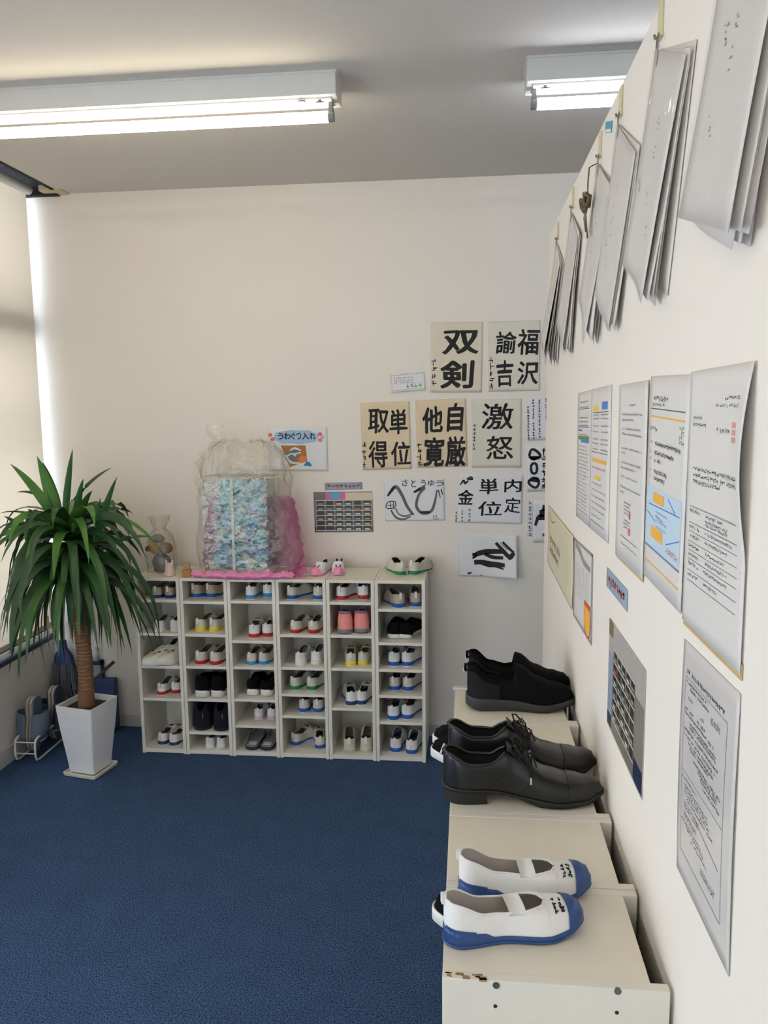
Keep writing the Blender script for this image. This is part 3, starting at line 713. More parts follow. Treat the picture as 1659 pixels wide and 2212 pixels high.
# ------------------------------------------------------------------ shoes on the low racks along the partition
ZT = H_RACK
INK = mat('black_ink', rgb(26, 25, 26), 0.75, 0.1, 60)
def big_school(loc, ang, side, label):
    L = 0.205; k = L / 0.19
    S = ShoeShape(L, 0.073,
        rim=[(0, 0.056), (0.06, 0.054), (0.28, 0.037), (0.50, 0.034), (0.66, 0.037), (0.80, 0.037), (0.90, 0.034), (0.96, 0.028), (1.0, 0.014)],
        opening=[(0, 0.84), (0.2, 0.86), (0.40, 0.82), (0.54, 0.70), (0.63, 0.55), (0.69, 0.36), (0.715, 0.20), (0.725, 0.0)],
        sole_t=[(0, 0.012), (0.75, 0.010), (1.0, 0.014)], sole_b=[(0, 0.001), (0.1, 0.0), (0.72, 0.0), (1.0, 0.012)],
        band=[(0, 0.026), (0.12, 0.024), (0.26, 0.021), (0.31, 0.013), (0.72, 0.012), (0.88, 0.016), (1.0, 0.021)], side=side, toe_r=0.30)
    R = mat('rubber_school_navy', rgb(38, 70, 124), 0.42, 0.03)
    r = place_shoe('school_shoe', [('upper', S.upper(CLOTH_W, 34)), ('lining', S.lining(LIN_L)), ('sole', S.sole(R)), ('toe_cap', S.toe_cap(R, 0.855, 0.0014)),
        ('heel_counter', S.heel_cap(R, 0.2, 0.16, 0.0012)),
        ('outsole', S.sole(R, top=[(0, 0.006), (0.75, 0.005), (1.0, 0.016)], grow=1.045, name='outsole')),
        ('binding', S.binding(CLOTH_W, 0.724, 0.0018, 6)), ('strap', S.strap(mat('elastic_band_white', rgb(232, 231, 229), 0.8, 0.02, 50, 0.5, 1500), 0.50, 0.024, 0.003))],
        loc, ang, label, 'shoe', 'white school shoes on the low rack')
    MB().box(-0.004, 0.004, -0.004, 0.003, 0.058, 0.072).build('pull_tab', CLOTH_W, r)
    mb = MB(); random.seed(30 + side)
    for row in range(2):
        for c in range(4):
            ct = 0.775 + row * 0.045
            vv = 0.62 + c * 0.12
            sg = 1
            p = S.upper_pt(ct, min(vv, 0.99), sg)
            for q in range(3):
                a, b = random.uniform(0.001, 0.003), random.uniform(0.0008, 0.0026)
                if q == 1: a = 0.0007
                else: b = 0.0007
                dx, dy = random.uniform(-0.002, 0.002), random.uniform(-0.002, 0.002)
                mb.box(p[0] - a + dx, p[0] + a + dx, p[1] - b + dy, p[1] + b + dy, p[2] - 0.0015, p[2] + 0.0012)
    mb.build('name_marking', INK, r)
    if side < 0:
        t = MB()
        for q in range(3): t.box(-0.029, -0.0275, 0.075 + q * 0.005, 0.0785 + q * 0.005, 0.034, 0.040)
        t.build('size_stamp', INK, r)
big_school((-0.032, 1.045, ZT), radians(-76), -1, 'nearer white school shoe with navy toe cap on the nearest low rack')
big_school((-0.012, 1.158, ZT), radians(-83), 1, 'farther white school shoe with navy toe cap on the nearest low rack')

# black leather lace-up shoes
LEA = mat('black_leather', rgb(11, 11, 13), 0.36, 0.15, 30, 0.12, 300, coat=0.1)
LEAS = mat('black_leather_sole', rgb(24, 23, 23), 0.55, 0.15, 40)
LACE = mat('black_lace', rgb(16, 16, 17), 0.85)
TIP = mat('lace_tip', rgb(190, 190, 190), 0.4)
def oxford(loc, ang, side, label):
    L = 0.305
    S = ShoeShape(L, 0.100,
        rim=[(0, 0.068), (0.03, 0.067), (0.17, 0.050), (0.29, 0.051), (0.42, 0.079), (0.45, 0.078), (0.66, 0.046), (0.80, 0.036), (0.92, 0.029), (0.97, 0.020), (1.0, 0.005)],
        opening=[(0, 0.74), (0.08, 0.80), (0.24, 0.82), (0.34, 0.70), (0.40, 0.42), (0.43, 0.0)],
        sole_t=[(0, 0.030), (0.28, 0.027), (0.5, 0.016), (0.72, 0.010), (0.86, 0.012), (1.0, 0.021)],
        sole_b=[(0, 0.023), (0.28, 0.021), (0.40, 0.016), (0.62, 0.0), (0.76, 0.0), (0.88, 0.004), (1.0, 0.014)],
        side=side, toe_r=0.30, heel=0.70, waist=0.62, bulge=0.55, zexp=0.85)
    band = [(0, 0.0325), (0.28, 0.029), (0.5, 0.018), (0.72, 0.012), (0.86, 0.0135), (1.0, 0.023)]
    # heel block
    ts = [0.0] + [0.01, 0.03, 0.06, 0.09, 0.13, 0.18, 0.24, 0.275]
    V = []; F = []
    for z, sc in ((0.0, 0.98), (0.024, 1.02)):
        ring = [(S.cx(t) + S.w(t) * sc, L * t - (0.001 if z else 0), z) for t in ts] + [(S.cx(t) - S.w(t) * sc, L * t - (0.001 if z else 0), z) for t in ts[::-1]]
        V += ring
    n = len(ts) * 2
    for i in range(n): F.append((i, (i + 1) % n, n + (i + 1) % n, n + i))
    F += [tuple(range(n - 1, -1, -1)), tuple(range(n, 2 * n))]
    hb = mdata('heel_block', V, F, LEAS)
    parts = [('upper', S.upper(LEA, 40)), ('lining', S.lining(LIN_D)), ('sole', S.sole(LEAS, top=band, grow=1.05)), ('heel_block', recalc(hb)),
             ('collar', S.binding(LEA, 0.40, 0.0032, 6)), ('toe_cap', S.toe_cap(LEA, 0.775, 0.0012))]
    # seam ridges
    sl = [[S.upper_pt(0.775, v / 8, -1, 0.001) for v in range(9)] + [S.upper_pt(0.775, v / 8, 1, 0.001) for v in range(7, -1, -1)]]
    for sg in (-1, 1):
        sl.append([S.upper_pt(0.30 + 0.10 * k / 8 * (1.6 - 0.6 * k / 8), 0.02 + 0.60 * (k / 8) ** 0.7 * 0.5, sg, 0.0005) for k in range(9)])
        sl.append([S.upper_pt(0.42 + 0.16 * k / 10, 0.99 - 0.5 * sin(pi * 0.5 * k / 10), sg, 0.001) for k in range(11)])
        sl.append([S.upper_pt(0.58 - 0.12 * k / 8, 0.49 - 0.47 * k / 8, sg, 0.0006) for k in range(9)])
    for ln in sl: parts.append(('seam', MB().tube(ln, 0.001, 5).data('seam', LEA, True)))
    hs = MB()
    for dz in (0.0, 0.004):
        hs.tube([S.upper_pt(0.03, 0.72 + dz * 6, -1, 0.001), S.upper_pt(0.005, 0.72 + dz * 6, -1, 0.001), S.upper_pt(0.005, 0.72 + dz * 6, 1, 0.001), S.upper_pt(0.03, 0.72 + dz * 6, 1, 0.001)], 0.0012, 5)
    parts.append(('heel_strip', hs.data('heel_strip', LEA, True)))
    # tongue
    V = []; F = []
    for k in range(7):
        t = 0.405 - 0.012 * k; zz = S.upper_pt(0.43, 1, 1)[2] - 0.006 + 0.0022 * k
        for a in (-1, -0.4, 0.4, 1): V.append((S.cx(0.43) + a * 0.020, L * (0.445 - 0.008 * k), zz + 0.004 * (1 - a * a)))
    for k in range(6):
        for a in range(3): F.append((4 * k + a, 4 * k + a + 1, 4 * k + 5 + a, 4 * k + 4 + a))
    me = mdata('tongue', V, F, LEA, True)
    parts.append(('tongue', me))
    r = place_shoe('dress_shoe', parts, loc, ang, label, 'shoe', 'black leather lace-up shoes')
    o = [c for c in r.children if c.name.startswith('tongue')][0]
    md = o.modifiers.new('thick', 'SOLIDIFY'); md.thickness = 0.003
    lc = MB()
    for k in range(4):
        t = 0.445 + 0.034 * k
        a = S.upper_pt(t, 0.70, -1, 0.002); b = S.upper_pt(t, 0.70, 1, 0.002); c = S.upper_pt(t, 1, 1, 0.002)
        mid = (c[0], c[1] + 0.004, c[2] + 0.0045)
        lc.tube([a, ((a[0] + mid[0]) / 2, a[1] + 0.002, (a[2] + mid[2]) / 2 + 0.004), mid, ((b[0] + mid[0]) / 2, b[1] + 0.006, (b[2] + mid[2]) / 2 + 0.004), (b[0], b[1] + 0.010, b[2])], 0.0016, 6)
        lc.tube([b, ((b[0] + mid[0]) / 2, b[1] + 0.002, (b[2] + mid[2]) / 2 + 0.005), mid, (a[0], a[1] + 0.010, a[2])], 0.0016, 6)
    lc.build('lace', LACE, r, True)
    c = Vector(S.upper_pt(0.455, 1, 1)) + Vector((0, 0, 0.006))
    bow = MB()
    for sg in (-1, 1):
        bow.tube([c, c + Vector((sg * 0.018, -0.004, 0.012)), c + Vector((sg * 0.036, 0.006, 0.004)), c + Vector((sg * 0.040, 0.022, -0.018)), c + Vector((sg * 0.026, 0.016, -0.008)), c], 0.0017, 6)
        bow.tube([c, c + Vector((sg * 0.020, 0.016, 0.002)), c + Vector((sg * 0.036, 0.026, -0.016)), c + Vector((sg * 0.043, 0.026, -0.040))], 0.0016, 6)
    bow.tube([c + Vector((-0.004, -0.002, 0)), c + Vector((0, 0, 0.003)), c + Vector((0.004, 0.002, 0))], 0.004, 8)
    bow.build('bow', LACE, r, True)
    tp = MB()
    for sg in (-1, 1):
        e = c + Vector((sg * 0.043, 0.026, -0.040)); tp.tube([e, e + Vector((sg * 0.001, 0, -0.013))], 0.0018, 6)
    tp.build('lace_tip', TIP, r)
oxford((-0.046, 1.470, ZT), radians(-88), -1, 'nearer black leather lace-up dress shoe across the low rack')
oxford((-0.040, 1.600, ZT), radians(-88), 1, 'farther black leather lace-up dress shoe against the partition')

# black knit slip-ons
BOOT_S = mat('charcoal_foam_sole', rgb(52, 50, 50), 0.6, 0.08, 30)
GLIT = mat('black_glitter_knit', rgb(9, 10, 11), 0.8, 0.3, 400, 0.8, 500, col2=rgb(26, 27, 29), spec=0.3)
def slipon(loc, ang, side, label):
    L = 0.268
    S = ShoeShape(L, 0.095,
        rim=[(0, 0.082), (0.05, 0.080), (0.20, 0.052), (0.36, 0.046), (0.43, 0.052), (0.455, 0.088), (0.50, 0.086), (0.64, 0.062), (0.80, 0.045), (0.92, 0.034), (0.97, 0.022), (1.0, 0.005)],
        opening=[(0, 0.68), (0.08, 0.76), (0.25, 0.82), (0.38, 0.74), (0.43, 0.52), (0.462, 0.0)],
        sole_t=[(0, 0.030), (0.35, 0.026), (0.7, 0.018), (1.0, 0.026)], sole_b=[(0, 0.008), (0.12, 0.0), (0.70, 0.0), (1.0, 0.012)],
        band=[(0, 0.036), (0.1, 0.034), (0.4, 0.029), (0.7, 0.020), (1.0, 0.029)], side=side, toe_r=0.32, heel=0.74, waist=0.72, bulge=0.6)
    r = place_shoe('slip_on_shoe', [('upper', S.upper(BLK, 40)), ('lining', S.lining(LIN_D)), ('sole', S.sole(BOOT_S, grow=1.06)),
        ('heel_counter', S.heel_cap(GLIT, 0.30, 0.62, 0.0016)), ('collar', S.binding(BLK, 0.455, 0.003, 6))], loc, ang, label, 'shoe', 'black knit slip-on shoes')
    gl = MB(); random.seed(5 + side)
    for q in range(70):
        c = Vector(S.upper_pt(random.uniform(0.01, 0.27), random.uniform(0.05, 0.55), -1, 0.0022))
        gl.box(c.x - 0.0006, c.x + 0.0004, c.y - 0.0007, c.y + 0.0007, c.z - 0.0005, c.z + 0.0005)
    o = gl.build('glitter', mat('silver_glitter', rgb(150, 152, 156), 0.3, metal=0.6), r); o['kind'] = 'stuff'
    V = Vector(S.upper_pt(0.0, 1, 1))
    t = MB().tube([V + Vector((0, -0.002, -0.018)), V + Vector((0, -0.005, -0.012)), V + Vector((0, -0.004, 0.000)), V + Vector((0, 0.002, -0.002))], 0.004, 6)
    t.build('pull_tab', BLK, r)
    MB().box(-0.005, 0.005, -0.0105, -0.0085, V.z - 0.018, V.z - 0.008).build('tab_label', RUB['white'], r)
slipon((0.000, 1.945, ZT), radians(-88), -1, 'nearer black knit slip-on shoe with glittery heel on the low rack')
slipon((0.004, 2.050, ZT), radians(-90), 1, 'farther black knit slip-on shoe at the far end of the low rack')
# paper sticker on the far corner
st = bx('corner_sticker', XL_R - 0.006, XL_R + 0.055, Y0_R + 5 * W_R - 0.016, Y0_R + 5 * W_R - 0.001, H_RACK + 0.0006, H_RACK + 0.006, mat('sticker_white', rgb(206, 204, 198), 0.6), None, bevel=0.001)
tag(st, 'white folded paper strip on far corner of the low rack by slip-ons', 'paper')
# dark trainers whose toes poke out of the low racks
STRM = mat('stripe_white', rgb(214, 214, 212), 0.6)
def peeking(loc, ang, side, label, stripes, L=0.26):
    r = place_shoe('trainer', sneaker_parts(L, side, BLK, RUB['white'], LIN_D, 0.026, 1.0, 'peek%d' % side), loc, ang, label, 'shoe', 'trainers poking out of the low racks')
    if stripes:
        k = L / 0.24
        S = ShoeShape(L, 0.088 * k, rim=[(0, 0.06), (0.46, 0.062 * k), (0.70, 0.046 * k), (0.88, 0.036 * k), (1.0, 0.014 * k)], opening=[(0, 0)],
                      sole_t=[(0, 0.026 * k), (1, 0.022 * k)], side=side, toe_r=0.32)
        for q in range(3):
            t0 = 0.775 + 0.045 * q
            m = MB().tube([S.upper_pt(t0 + 0.035 - 0.035 * j / 4, 0.12 + 0.45 * j / 4, side2, 0.0012) for j in range(5) for side2 in (-1,)], 0.0026, 5)
            m.build('stripe', STRM, r)
peeking((0.172, 1.905, 0.7066), radians(90), 1, 'nearer black striped trainer with white sole poking out of the low rack', True, 0.262)
peeking((0.166, 1.985, 0.7066), radians(90), -1, 'farther black trainer with white sole poking out of the low rack', False, 0.255)
peeking((0.204, 1.268, 0.7066), radians(91), 1, 'black shoe tip poking out of the second low rack by the carpet', False, 0.262)

# ------------------------------------------------------------------ paper sheets, writing
RB_BACK = Matrix.Rotation(pi / 2, 4, 'X')
RB_PART = Matrix.Rotation(-pi / 2, 4, 'Z') @ Matrix.Rotation(pi / 2, 4, 'X')
GLYPH = {}
def glyph(ch, bold):
    key = (ch, bold)
    if key in GLYPH: return GLYPH[key]
    cu = bpy.data.curves.new('t', 'FONT'); cu.body = ch; cu.size = 1.0; cu.resolution_u = 3
    ob = bpy.data.objects.new('t', cu); COL.objects.link(ob)
    dg = bpy.context.evaluated_depsgraph_get()
    me = bpy.data.meshes.new_from_object(ob.evaluated_get(dg))
    vs = [v.co.copy() for v in me.vertices]; fs = [tuple(p.vertices) for p in me.polygons]
    bpy.data.objects.remove(ob); bpy.data.curves.remove(cu); bpy.data.meshes.remove(me)
    if vs and bold > 0:
        v0, f0 = vs, fs; vs, fs = [], []
        for k in range(8):
            o = Vector((cos(k * pi / 4), sin(k * pi / 4) * 0.8, 0)) * bold; n0 = len(vs)
            vs += [v + o for v in v0]; fs += [tuple(i + n0 for i in f) for f in f0]
    if vs:
        x0, x1 = min(v.x for v in vs), max(v.x for v in vs); y0, y1 = min(v.y for v in vs), max(v.y for v in vs)
        cx_, cy_ = (x0 + x1) / 2, (y0 + y1) / 2
        vs = [(v.x - cx_, v.y - cy_) for v in vs]
        GLYPH[key] = (vs, fs, x1 - x0, y1 - y0)
    else: GLYPH[key] = ([], [], 1, 1)
    return GLYPH[key]
class Sheet:
    """a sheet of paper on a wall; drawing units: u 0..1 left to right, v 0..1 top to bottom"""
    def __init__(s, name, label, cat, wall, px, paper, group=None, thick=0.0006, gap=0.0008, curl=None, wave=0.0):
        f = on_back if wall == 'back' else on_part
        P = [f(*p) for p in px]
        h = (lambda p: Vector((p.x, p.z))) if wall == 'back' else (lambda p: Vector((-p.y, p.z)))
        q = [h(p) for p in P]
        top = q[1] - q[0]; bot = q[2] - q[3]; lf = q[3] - q[0]; rt = q[2] - q[1]
        s.w = (top.length + bot.length) / 2; s.h = (lf.length + rt.length) / 2
        th = math.atan2((top + bot).y, (top + bot).x)
        c = (q[0] + q[1] + q[2] + q[3]) / 4
        org = Vector((c.x, D_BACK - gap, c.y)) if wall == 'back' else Vector((X_PART - gap, -c.x, c.y))
        mw = Matrix.Translation(org) @ (RB_BACK if wall == 'back' else RB_PART) @ Matrix.Rotation(th, 4, 'Z')
        s.curl = curl or (lambda u, v: 0.0)
        if wave:
            c0 = s.curl; ph = random.random() * 6
            s.curl = lambda u, v: c0(u, v) + wave * (0.5 + 0.5 * sin(6 * u + ph + 2 * v)) * (0.4 + 0.6 * v)
        s.root = empty(name, label=label, cat=cat, group=group, mw=mw)
        n = 10 if not (curl or wave) else 20; V = []; F = []
        for lay in (0, 1):
            for j in range(n + 1):
                for i in range(n + 1):
                    u, v = i / n, j / n
                    x, y = s.xy(u, v); V.append((x, y, s.curl(u, v) + lay * thick))
        N = (n + 1) ** 2
        for j in range(n):
            for i in range(n):
                a = j * (n + 1) + i; qd = (a, a + n + 1, a + n + 2, a + 1)
                F.append(tuple(k + N for k in qd)); F.append(qd[::-1])
        rim = [i for i in range(n + 1)] + [j * (n + 1) + n for j in range(1, n + 1)] + [n * (n + 1) + i for i in range(n - 1, -1, -1)] + [j * (n + 1) for j in range(n - 1, 0, -1)]
        for a, b in zip(rim, rim[1:] + rim[:1]): F.append((a, b, b + N, a + N))
        s.paper = put('paper', recalc(mdata('paper', V, F, paper, True)), s.root)
        s.thick = thick; s.inks = {}; s.own = []; s.lift = 0.0004
    def xy(s, u, v): return ((u - 0.5) * s.w, (0.5 - v) * s.h)
    def _ink(s, m, name): return s.inks.setdefault((m.name, name), (MB(), m, name))[0]
    def poly(s, pts, m, name='print', lift=None):
        mb = s._ink(m, name); lf = s.lift if lift is None else lift
        mb.add([(*s.xy(u, v), s.curl(u, v) + s.thick + lf) for u, v in pts], [tuple(range(len(pts)))])
    def rect(s, u0, v0, u1, v1, m, name='print', lift=None, rot=0):
        s.poly([(u0, v1), (u1, v1), (u1, v0), (u0, v0)], m, name, lift)
    def text(s, ch, u, v, size, m, bold=0.02, name='brush_writing', sx=1.0, rot=0.0, jit=0.0, skew=0.0):
        """one character centred on (u,v); size = its height as a fraction of the sheet height"""
        vs, fs, w, h = glyph(ch, bold)
        if not vs: return
        mb = MB(); s.own.append((mb, m, 'character')); cx_, cy_ = s.xy(u, v); k = size * s.h
        ca, sa = cos(rot), sin(rot); ph = random.random() * 6
        out = []
        for x, y in vs:
            if jit:
                x, y = x + jit * sin(9 * y + ph) + jit * .5 * sin(23 * x + ph * 2), y + jit * sin(8 * x + ph * 1.7) + jit * .5 * sin(25 * y + ph)
            x = x * k * sx + skew * y * k; y = y * k
            X, Y = cx_ + x * ca - y * sa, cy_ + x * sa + y * ca
            out.append((X, Y, s.curl(X / s.w + 0.5, 0.5 - Y / s.h) + s.thick + s.lift))
        mb.add(out, fs)
    def stroke(s, pts, wd, m, name='brush_writing', n=6, lift=None):
        """brush stroke through points (u,v), width list or number in sheet heights"""
        P = [Vector(s.xy(*p)) for p in pts]
        W = wd if isinstance(wd, (list, tuple)) else [wd] * len(P)
        Q = []; WW = []
        for i in range(len(P) - 1):
            p0 = P[max(i - 1, 0)]; p1 = P[i]; p2 = P[i + 1]; p3 = P[min(i + 2, len(P) - 1)]
            for k in range(n):
                t = k / n
                Q.append(0.5 * ((2 * p1) + (p2 - p0) * t + (2 * p0 - 5 * p1 + 4 * p2 - p3) * t * t + (3 * p1 - p0 - 3 * p2 + p3) * t ** 3))
                WW.append(W[i] + (W[i + 1] - W[i]) * t)
        Q.append(P[-1]); WW.append(W[-1])
        V = []; F = []; lf = s.lift if lift is None else lift
        for i, p in enumerate(Q):
            t = (Q[min(i + 1, len(Q) - 1)] - Q[max(i - 1, 0)])
            t = t.normalized() if t.length > 1e-9 else Vector((1, 0))
            nn = Vector((-t.y, t.x)) * WW[i] * s.h / 2
            for e in (p + nn, p - nn): V.append((e.x, e.y, s.curl(e.x / s.w + 0.5, 0.5 - e.y / s.h) + s.thick + lf))
        for i in range(len(Q) - 1): F.append((2 * i, 2 * i + 1, 2 * i + 3, 2 * i + 2))
        mb = MB().add(V, F); s.own.append((mb, m, {'brush_writing': 'brush_stroke'}.get(name, name)))
    def line_of_marks(s, u0, u1, v, size, m, vertical=False, name='fine_print', dense=3):
        """a line of small writing too fine to read: short pen strokes"""
        if vertical: L = (u1 - u0) * s.h; k = size * s.h
        else: L = (u1 - u0) * s.w; k = size * s.h
        n = max(1, int(L / (k * 1.05))); mb = s._ink(m, name)
        for i in range(n):
            if random.random() < 0.06: continue
            c = (i + 0.5) / n
            if vertical: x, y = s.xy(v, u0 + (u1 - u0) * c)
            else: x, y = s.xy(u0 + (u1 - u0) * c, v)
            for q in range(dense):
                if random.random() < 0.55: a, b = random.uniform(0.25, 0.45) * k, 0.075 * k
                else: a, b = 0.075 * k, random.uniform(0.25, 0.45) * k
                dx, dy = random.uniform(-0.22, 0.22) * k, random.uniform(-0.32, 0.32) * k
                pts = [(x + dx - a, y + dy - b), (x + dx + a, y + dy - b), (x + dx + a, y + dy + b), (x + dx - a, y + dy + b)]
                mb.add([(X, Y, s.curl(X / s.w + 0.5, 0.5 - Y / s.h) + s.thick + s.lift) for X, Y in pts], [(0, 1, 2, 3)])
    def done(s):
        for mb, m, name in s.inks.values():
            if mb.v:
                o = mb.build(name, m, s.root)
                if len(mb.f) > 1: o['kind'] = 'stuff'
        for mb, m, name in s.own: mb.build(name, m, s.root)
        return s.root
PAP_T = mat('rice_paper_tan', rgb(214, 194, 162), 0.9, 0.04, 16, col2=rgb(222, 204, 174))
PAP_C = mat('rice_paper_cream', rgb(216, 205, 184), 0.9, 0.03, 16)
PAP_I = mat('rice_paper_ivory', rgb(214, 208, 194), 0.9, 0.03, 16)
PAP_W = mat('copy_paper_white', rgb(218, 218, 220), 0.8, 0.015, 10)
INKG = mat('diluted_ink_grey', rgb(96, 95, 97), 0.8, 0.2, 30)
PENC = mat('pencil_grey', rgb(110, 112, 116), 0.8)
random.seed(11)
def char_at(s, ch, P0, P1, m=INK, bold=0.025, jit=0.012, **kw):
    """character filling the pixel box P0..P1 of the photograph frame mapped onto the sheet"""
    pass
def S_px(s, px, u, v):
    """photo pixel -> sheet (u,v), bilinear inverse on the corner quad"""
    (x0, y0), (x1, y1), (x2, y2), (x3, y3) = px
    a, b = 0.5, 0.5
    for _ in range(12):
        fx = (1-a)*(1-b)*x0 + a*(1-b)*x1 + a*b*x2 + (1-a)*b*x3 - u
        fy = (1-a)*(1-b)*y0 + a*(1-b)*y1 + a*b*y2 + (1-a)*b*y3 - v
        dxa = (1-b)*(x1-x0) + b*(x2-x3); dxb = (1-a)*(x3-x0) + a*(x2-x1)
        dya = (1-b)*(y1-y0) + b*(y2-y3); dyb = (1-a)*(y3-y0) + a*(y2-y1)
        det = dxa*dyb - dxb*dya
        a -= (fx*dyb - dxb*fy)/det; b -= (dxa*fy - fx*dya)/det
    return a, b
def k5(x, y): return (760 + x * 0.27127, 670 + y * 0.27127)   # measured on an enlarged view of the poster wall
def calli(label, corners, paper, chars, side=None, group='brush calligraphy on the back wall', wave=0.002, ink=INK):
    px = [k5(*c) for c in corners]
    s = Sheet('calligraphy_sheet', label, 'calligraphy', 'back', px, paper, group, wave=wave)
    for ch, x0, y0, x1, y1, bold in chars:
        a0, b0 = S_px(s, px, *k5(x0, y0)); a1, b1 = S_px(s, px, *k5(x1, y1))
        vs, fs, w, h = glyph(ch, bold)
        size = (b1 - b0) / h
        sx = ((a1 - a0) * s.w / w) / (size * s.h)
        s.text(ch, (a0 + a1) / 2, (b0 + b1) / 2, size, ink, bold, sx=sx, jit=0.013, skew=0.05, rot=random.uniform(-0.03, 0.05))
    if side:
        for (x, y0, y1, sz) in side:
            a, b0 = S_px(s, px, *k5(x, y0)); _, b1 = S_px(s, px, *k5(x, y1))
            s.line_of_marks(b0, b1, a, sz, INK, True, 'signature', 4)
    return s
B1, B2 = 0.030, 0.022
calli('tan calligraphy sheet in the upper row with the two characters for twin swords', [(625, 97), (1040, 92), (1040, 655), (630, 655)], PAP_C,
      [('双', 715, 160, 1010, 350, B1), ('剣', 705, 400, 975, 625, B1)], [(655, 385, 600, 0.075)]).done()
calli('cream four-character calligraphy sheet in the upper row next to the partition', [(1090, 88), (1500, 82), (1500, 640), (1085, 650)], PAP_I,
      [('福', 1320, 150, 1490, 350, B2), ('沢', 1320, 410, 1490, 590, B2), ('諭', 1150, 170, 1310, 345, B2), ('吉', 1150, 400, 1285, 605, B2)], [(1110, 370, 625, 0.08)]).done()
calli('tan four-character calligraphy sheet leftmost in the middle row', [(68, 740), (460, 722), (475, 1265), (88, 1270)], PAP_T,
      [('単', 295, 790, 445, 985, B2), ('位', 310, 1045, 470, 1240, B2), ('取', 125, 790, 300, 975, B2), ('得', 130, 1040, 290, 1250, B2)], [(98, 1045, 1250, 0.075)]).done()
calli('tan calligraphy sheet with crowded bold characters, centre of the middle row', [(512, 718), (910, 702), (920, 1245), (515, 1252)], PAP_T,
      [('自', 760, 740, 890, 960, B1), ('厳', 745, 1005, 910, 1245, B1), ('他', 560, 770, 730, 975, B1), ('寛', 570, 1010, 740, 1245, B1)], [(535, 1005, 1245, 0.085)]).done()
calli('ivory two-character calligraphy sheet at the right of the middle row', [(955, 712), (1350, 705), (1352, 1250), (960, 1255)], PAP_I,
      [('激', 1035, 745, 1290, 945, 0.014), ('怒', 1070, 1000, 1285, 1185, 0.012)], [(975, 905, 1115, 0.05)]).done()
s = calli('white sheet in the lower row with three columns of brush characters', [(850, 1305), (1370, 1318), (1350, 1700), (850, 1692)], PAP_W,
      [('内', 1215, 1345, 1350, 1450, 0.02), ('定', 1220, 1490, 1340, 1615, 0.015), ('単', 1015, 1340, 1165, 1465, 0.02), ('位', 1005, 1520, 1195, 1640, 0.015), ('金', 845, 1425, 970, 1550, 0.02)],
      [(880, 1590, 1690, 0.05), (940, 1575, 1690, 0.06), (835, 1605, 1690, 0.05)])
s.stroke([(0.02, 0.22), (0.07, 0.13), (0.10, 0.18), (0.15, 0.12)], [0.02, 0.045, 0.05, 0.02], INK)
s.stroke([(0.12, 0.10), (0.18, 0.05), (0.21, 0.08), (0.15, 0.10), (0.22, 0.10)], 0.03, INK); s.done()
# snake sheet: two big hiragana strokes with a drawn snake head
px = [k5(258, 1352), k5(738, 1342), k5(742, 1672), k5(262, 1682)]
s = Sheet('calligraphy_sheet', 'white sheet with two big grey hiragana and a drawn snake head', 'calligraphy', 'back', px, PAP_W, 'brush calligraphy on the back wall', wave=0.002)
q = lambda x, y: S_px(s, px, *k5(x, y))
s.stroke([q(285, 1480), q(350, 1405), q(400, 1470), q(440, 1560), q(490, 1630)], [0.05, 0.085, 0.075, 0.07, 0.06], INKG)
s.stroke([q(290, 1475), q(345, 1405)], [0.04, 0.075], INK, lift=0.0006)
s.stroke([q(310, 1590), q(350, 1650), q(410, 1665), q(470, 1640)], [0.035, 0.05, 0.05, 0.03], INKG)
s.stroke([q(350, 1575), q(370, 1620), q(420, 1640), q(480, 1620)], [0.03, 0.03, 0.04, 0.03], INKG)
s.stroke([q(275, 1545), q(300, 1522), q(345, 1525), q(345, 1565), q(300, 1580), q(272, 1570), q(275, 1545)], 0.022, INK)
s.stroke([q(280, 1555), q(340, 1550)], 0.018, INK); s.stroke([q(305, 1525), q(310, 1578)], 0.018, INK); s.stroke([q(330, 1525), q(335, 1590)], 0.018, INK)
s.stroke([q(495, 1450), q(580, 1410), q(535, 1470), q(515, 1560), q(560, 1615), q(630, 1600), q(660, 1530), q(680, 1430)], [0.05, 0.075, 0.06, 0.07, 0.075, 0.07, 0.06, 0.03], INKG)
s.stroke([q(495, 1450), q(550, 1418)], [0.04, 0.07], INK, lift=0.0006)
s.stroke([q(545, 1608), q(620, 1608)], [0.05, 0.07], INK, lift=0.0006)
s.stroke([q(690, 1430), q(705, 1490)], [0.03, 0.02], INK); s.stroke([q(712, 1425), q(725, 1470)], [0.03, 0.02], INK)
for ch, x0, y0, x1, y1 in (('さ', 400, 1348, 450, 1400), ('と', 475, 1348, 515, 1410), ('う', 550, 1350, 595, 1405), ('ゆ', 610, 1352, 660, 1400), ('う', 668, 1355, 735, 1400), ('と', 645, 1630, 672, 1665), ('し', 672, 1630, 695, 1665)):
    a0, b0 = q(x0, y0); a1, b1 = q(x1, y1); vs, fs, w, h = glyph(ch, 0.02); sz = (b1 - b0) / h
    s.text(ch, (a0 + a1) / 2, (b0 + b1) / 2, sz, INKG, 0.02, sx=((a1 - a0) * s.w / w) / (sz * s.h), jit=0.01)
s.done()
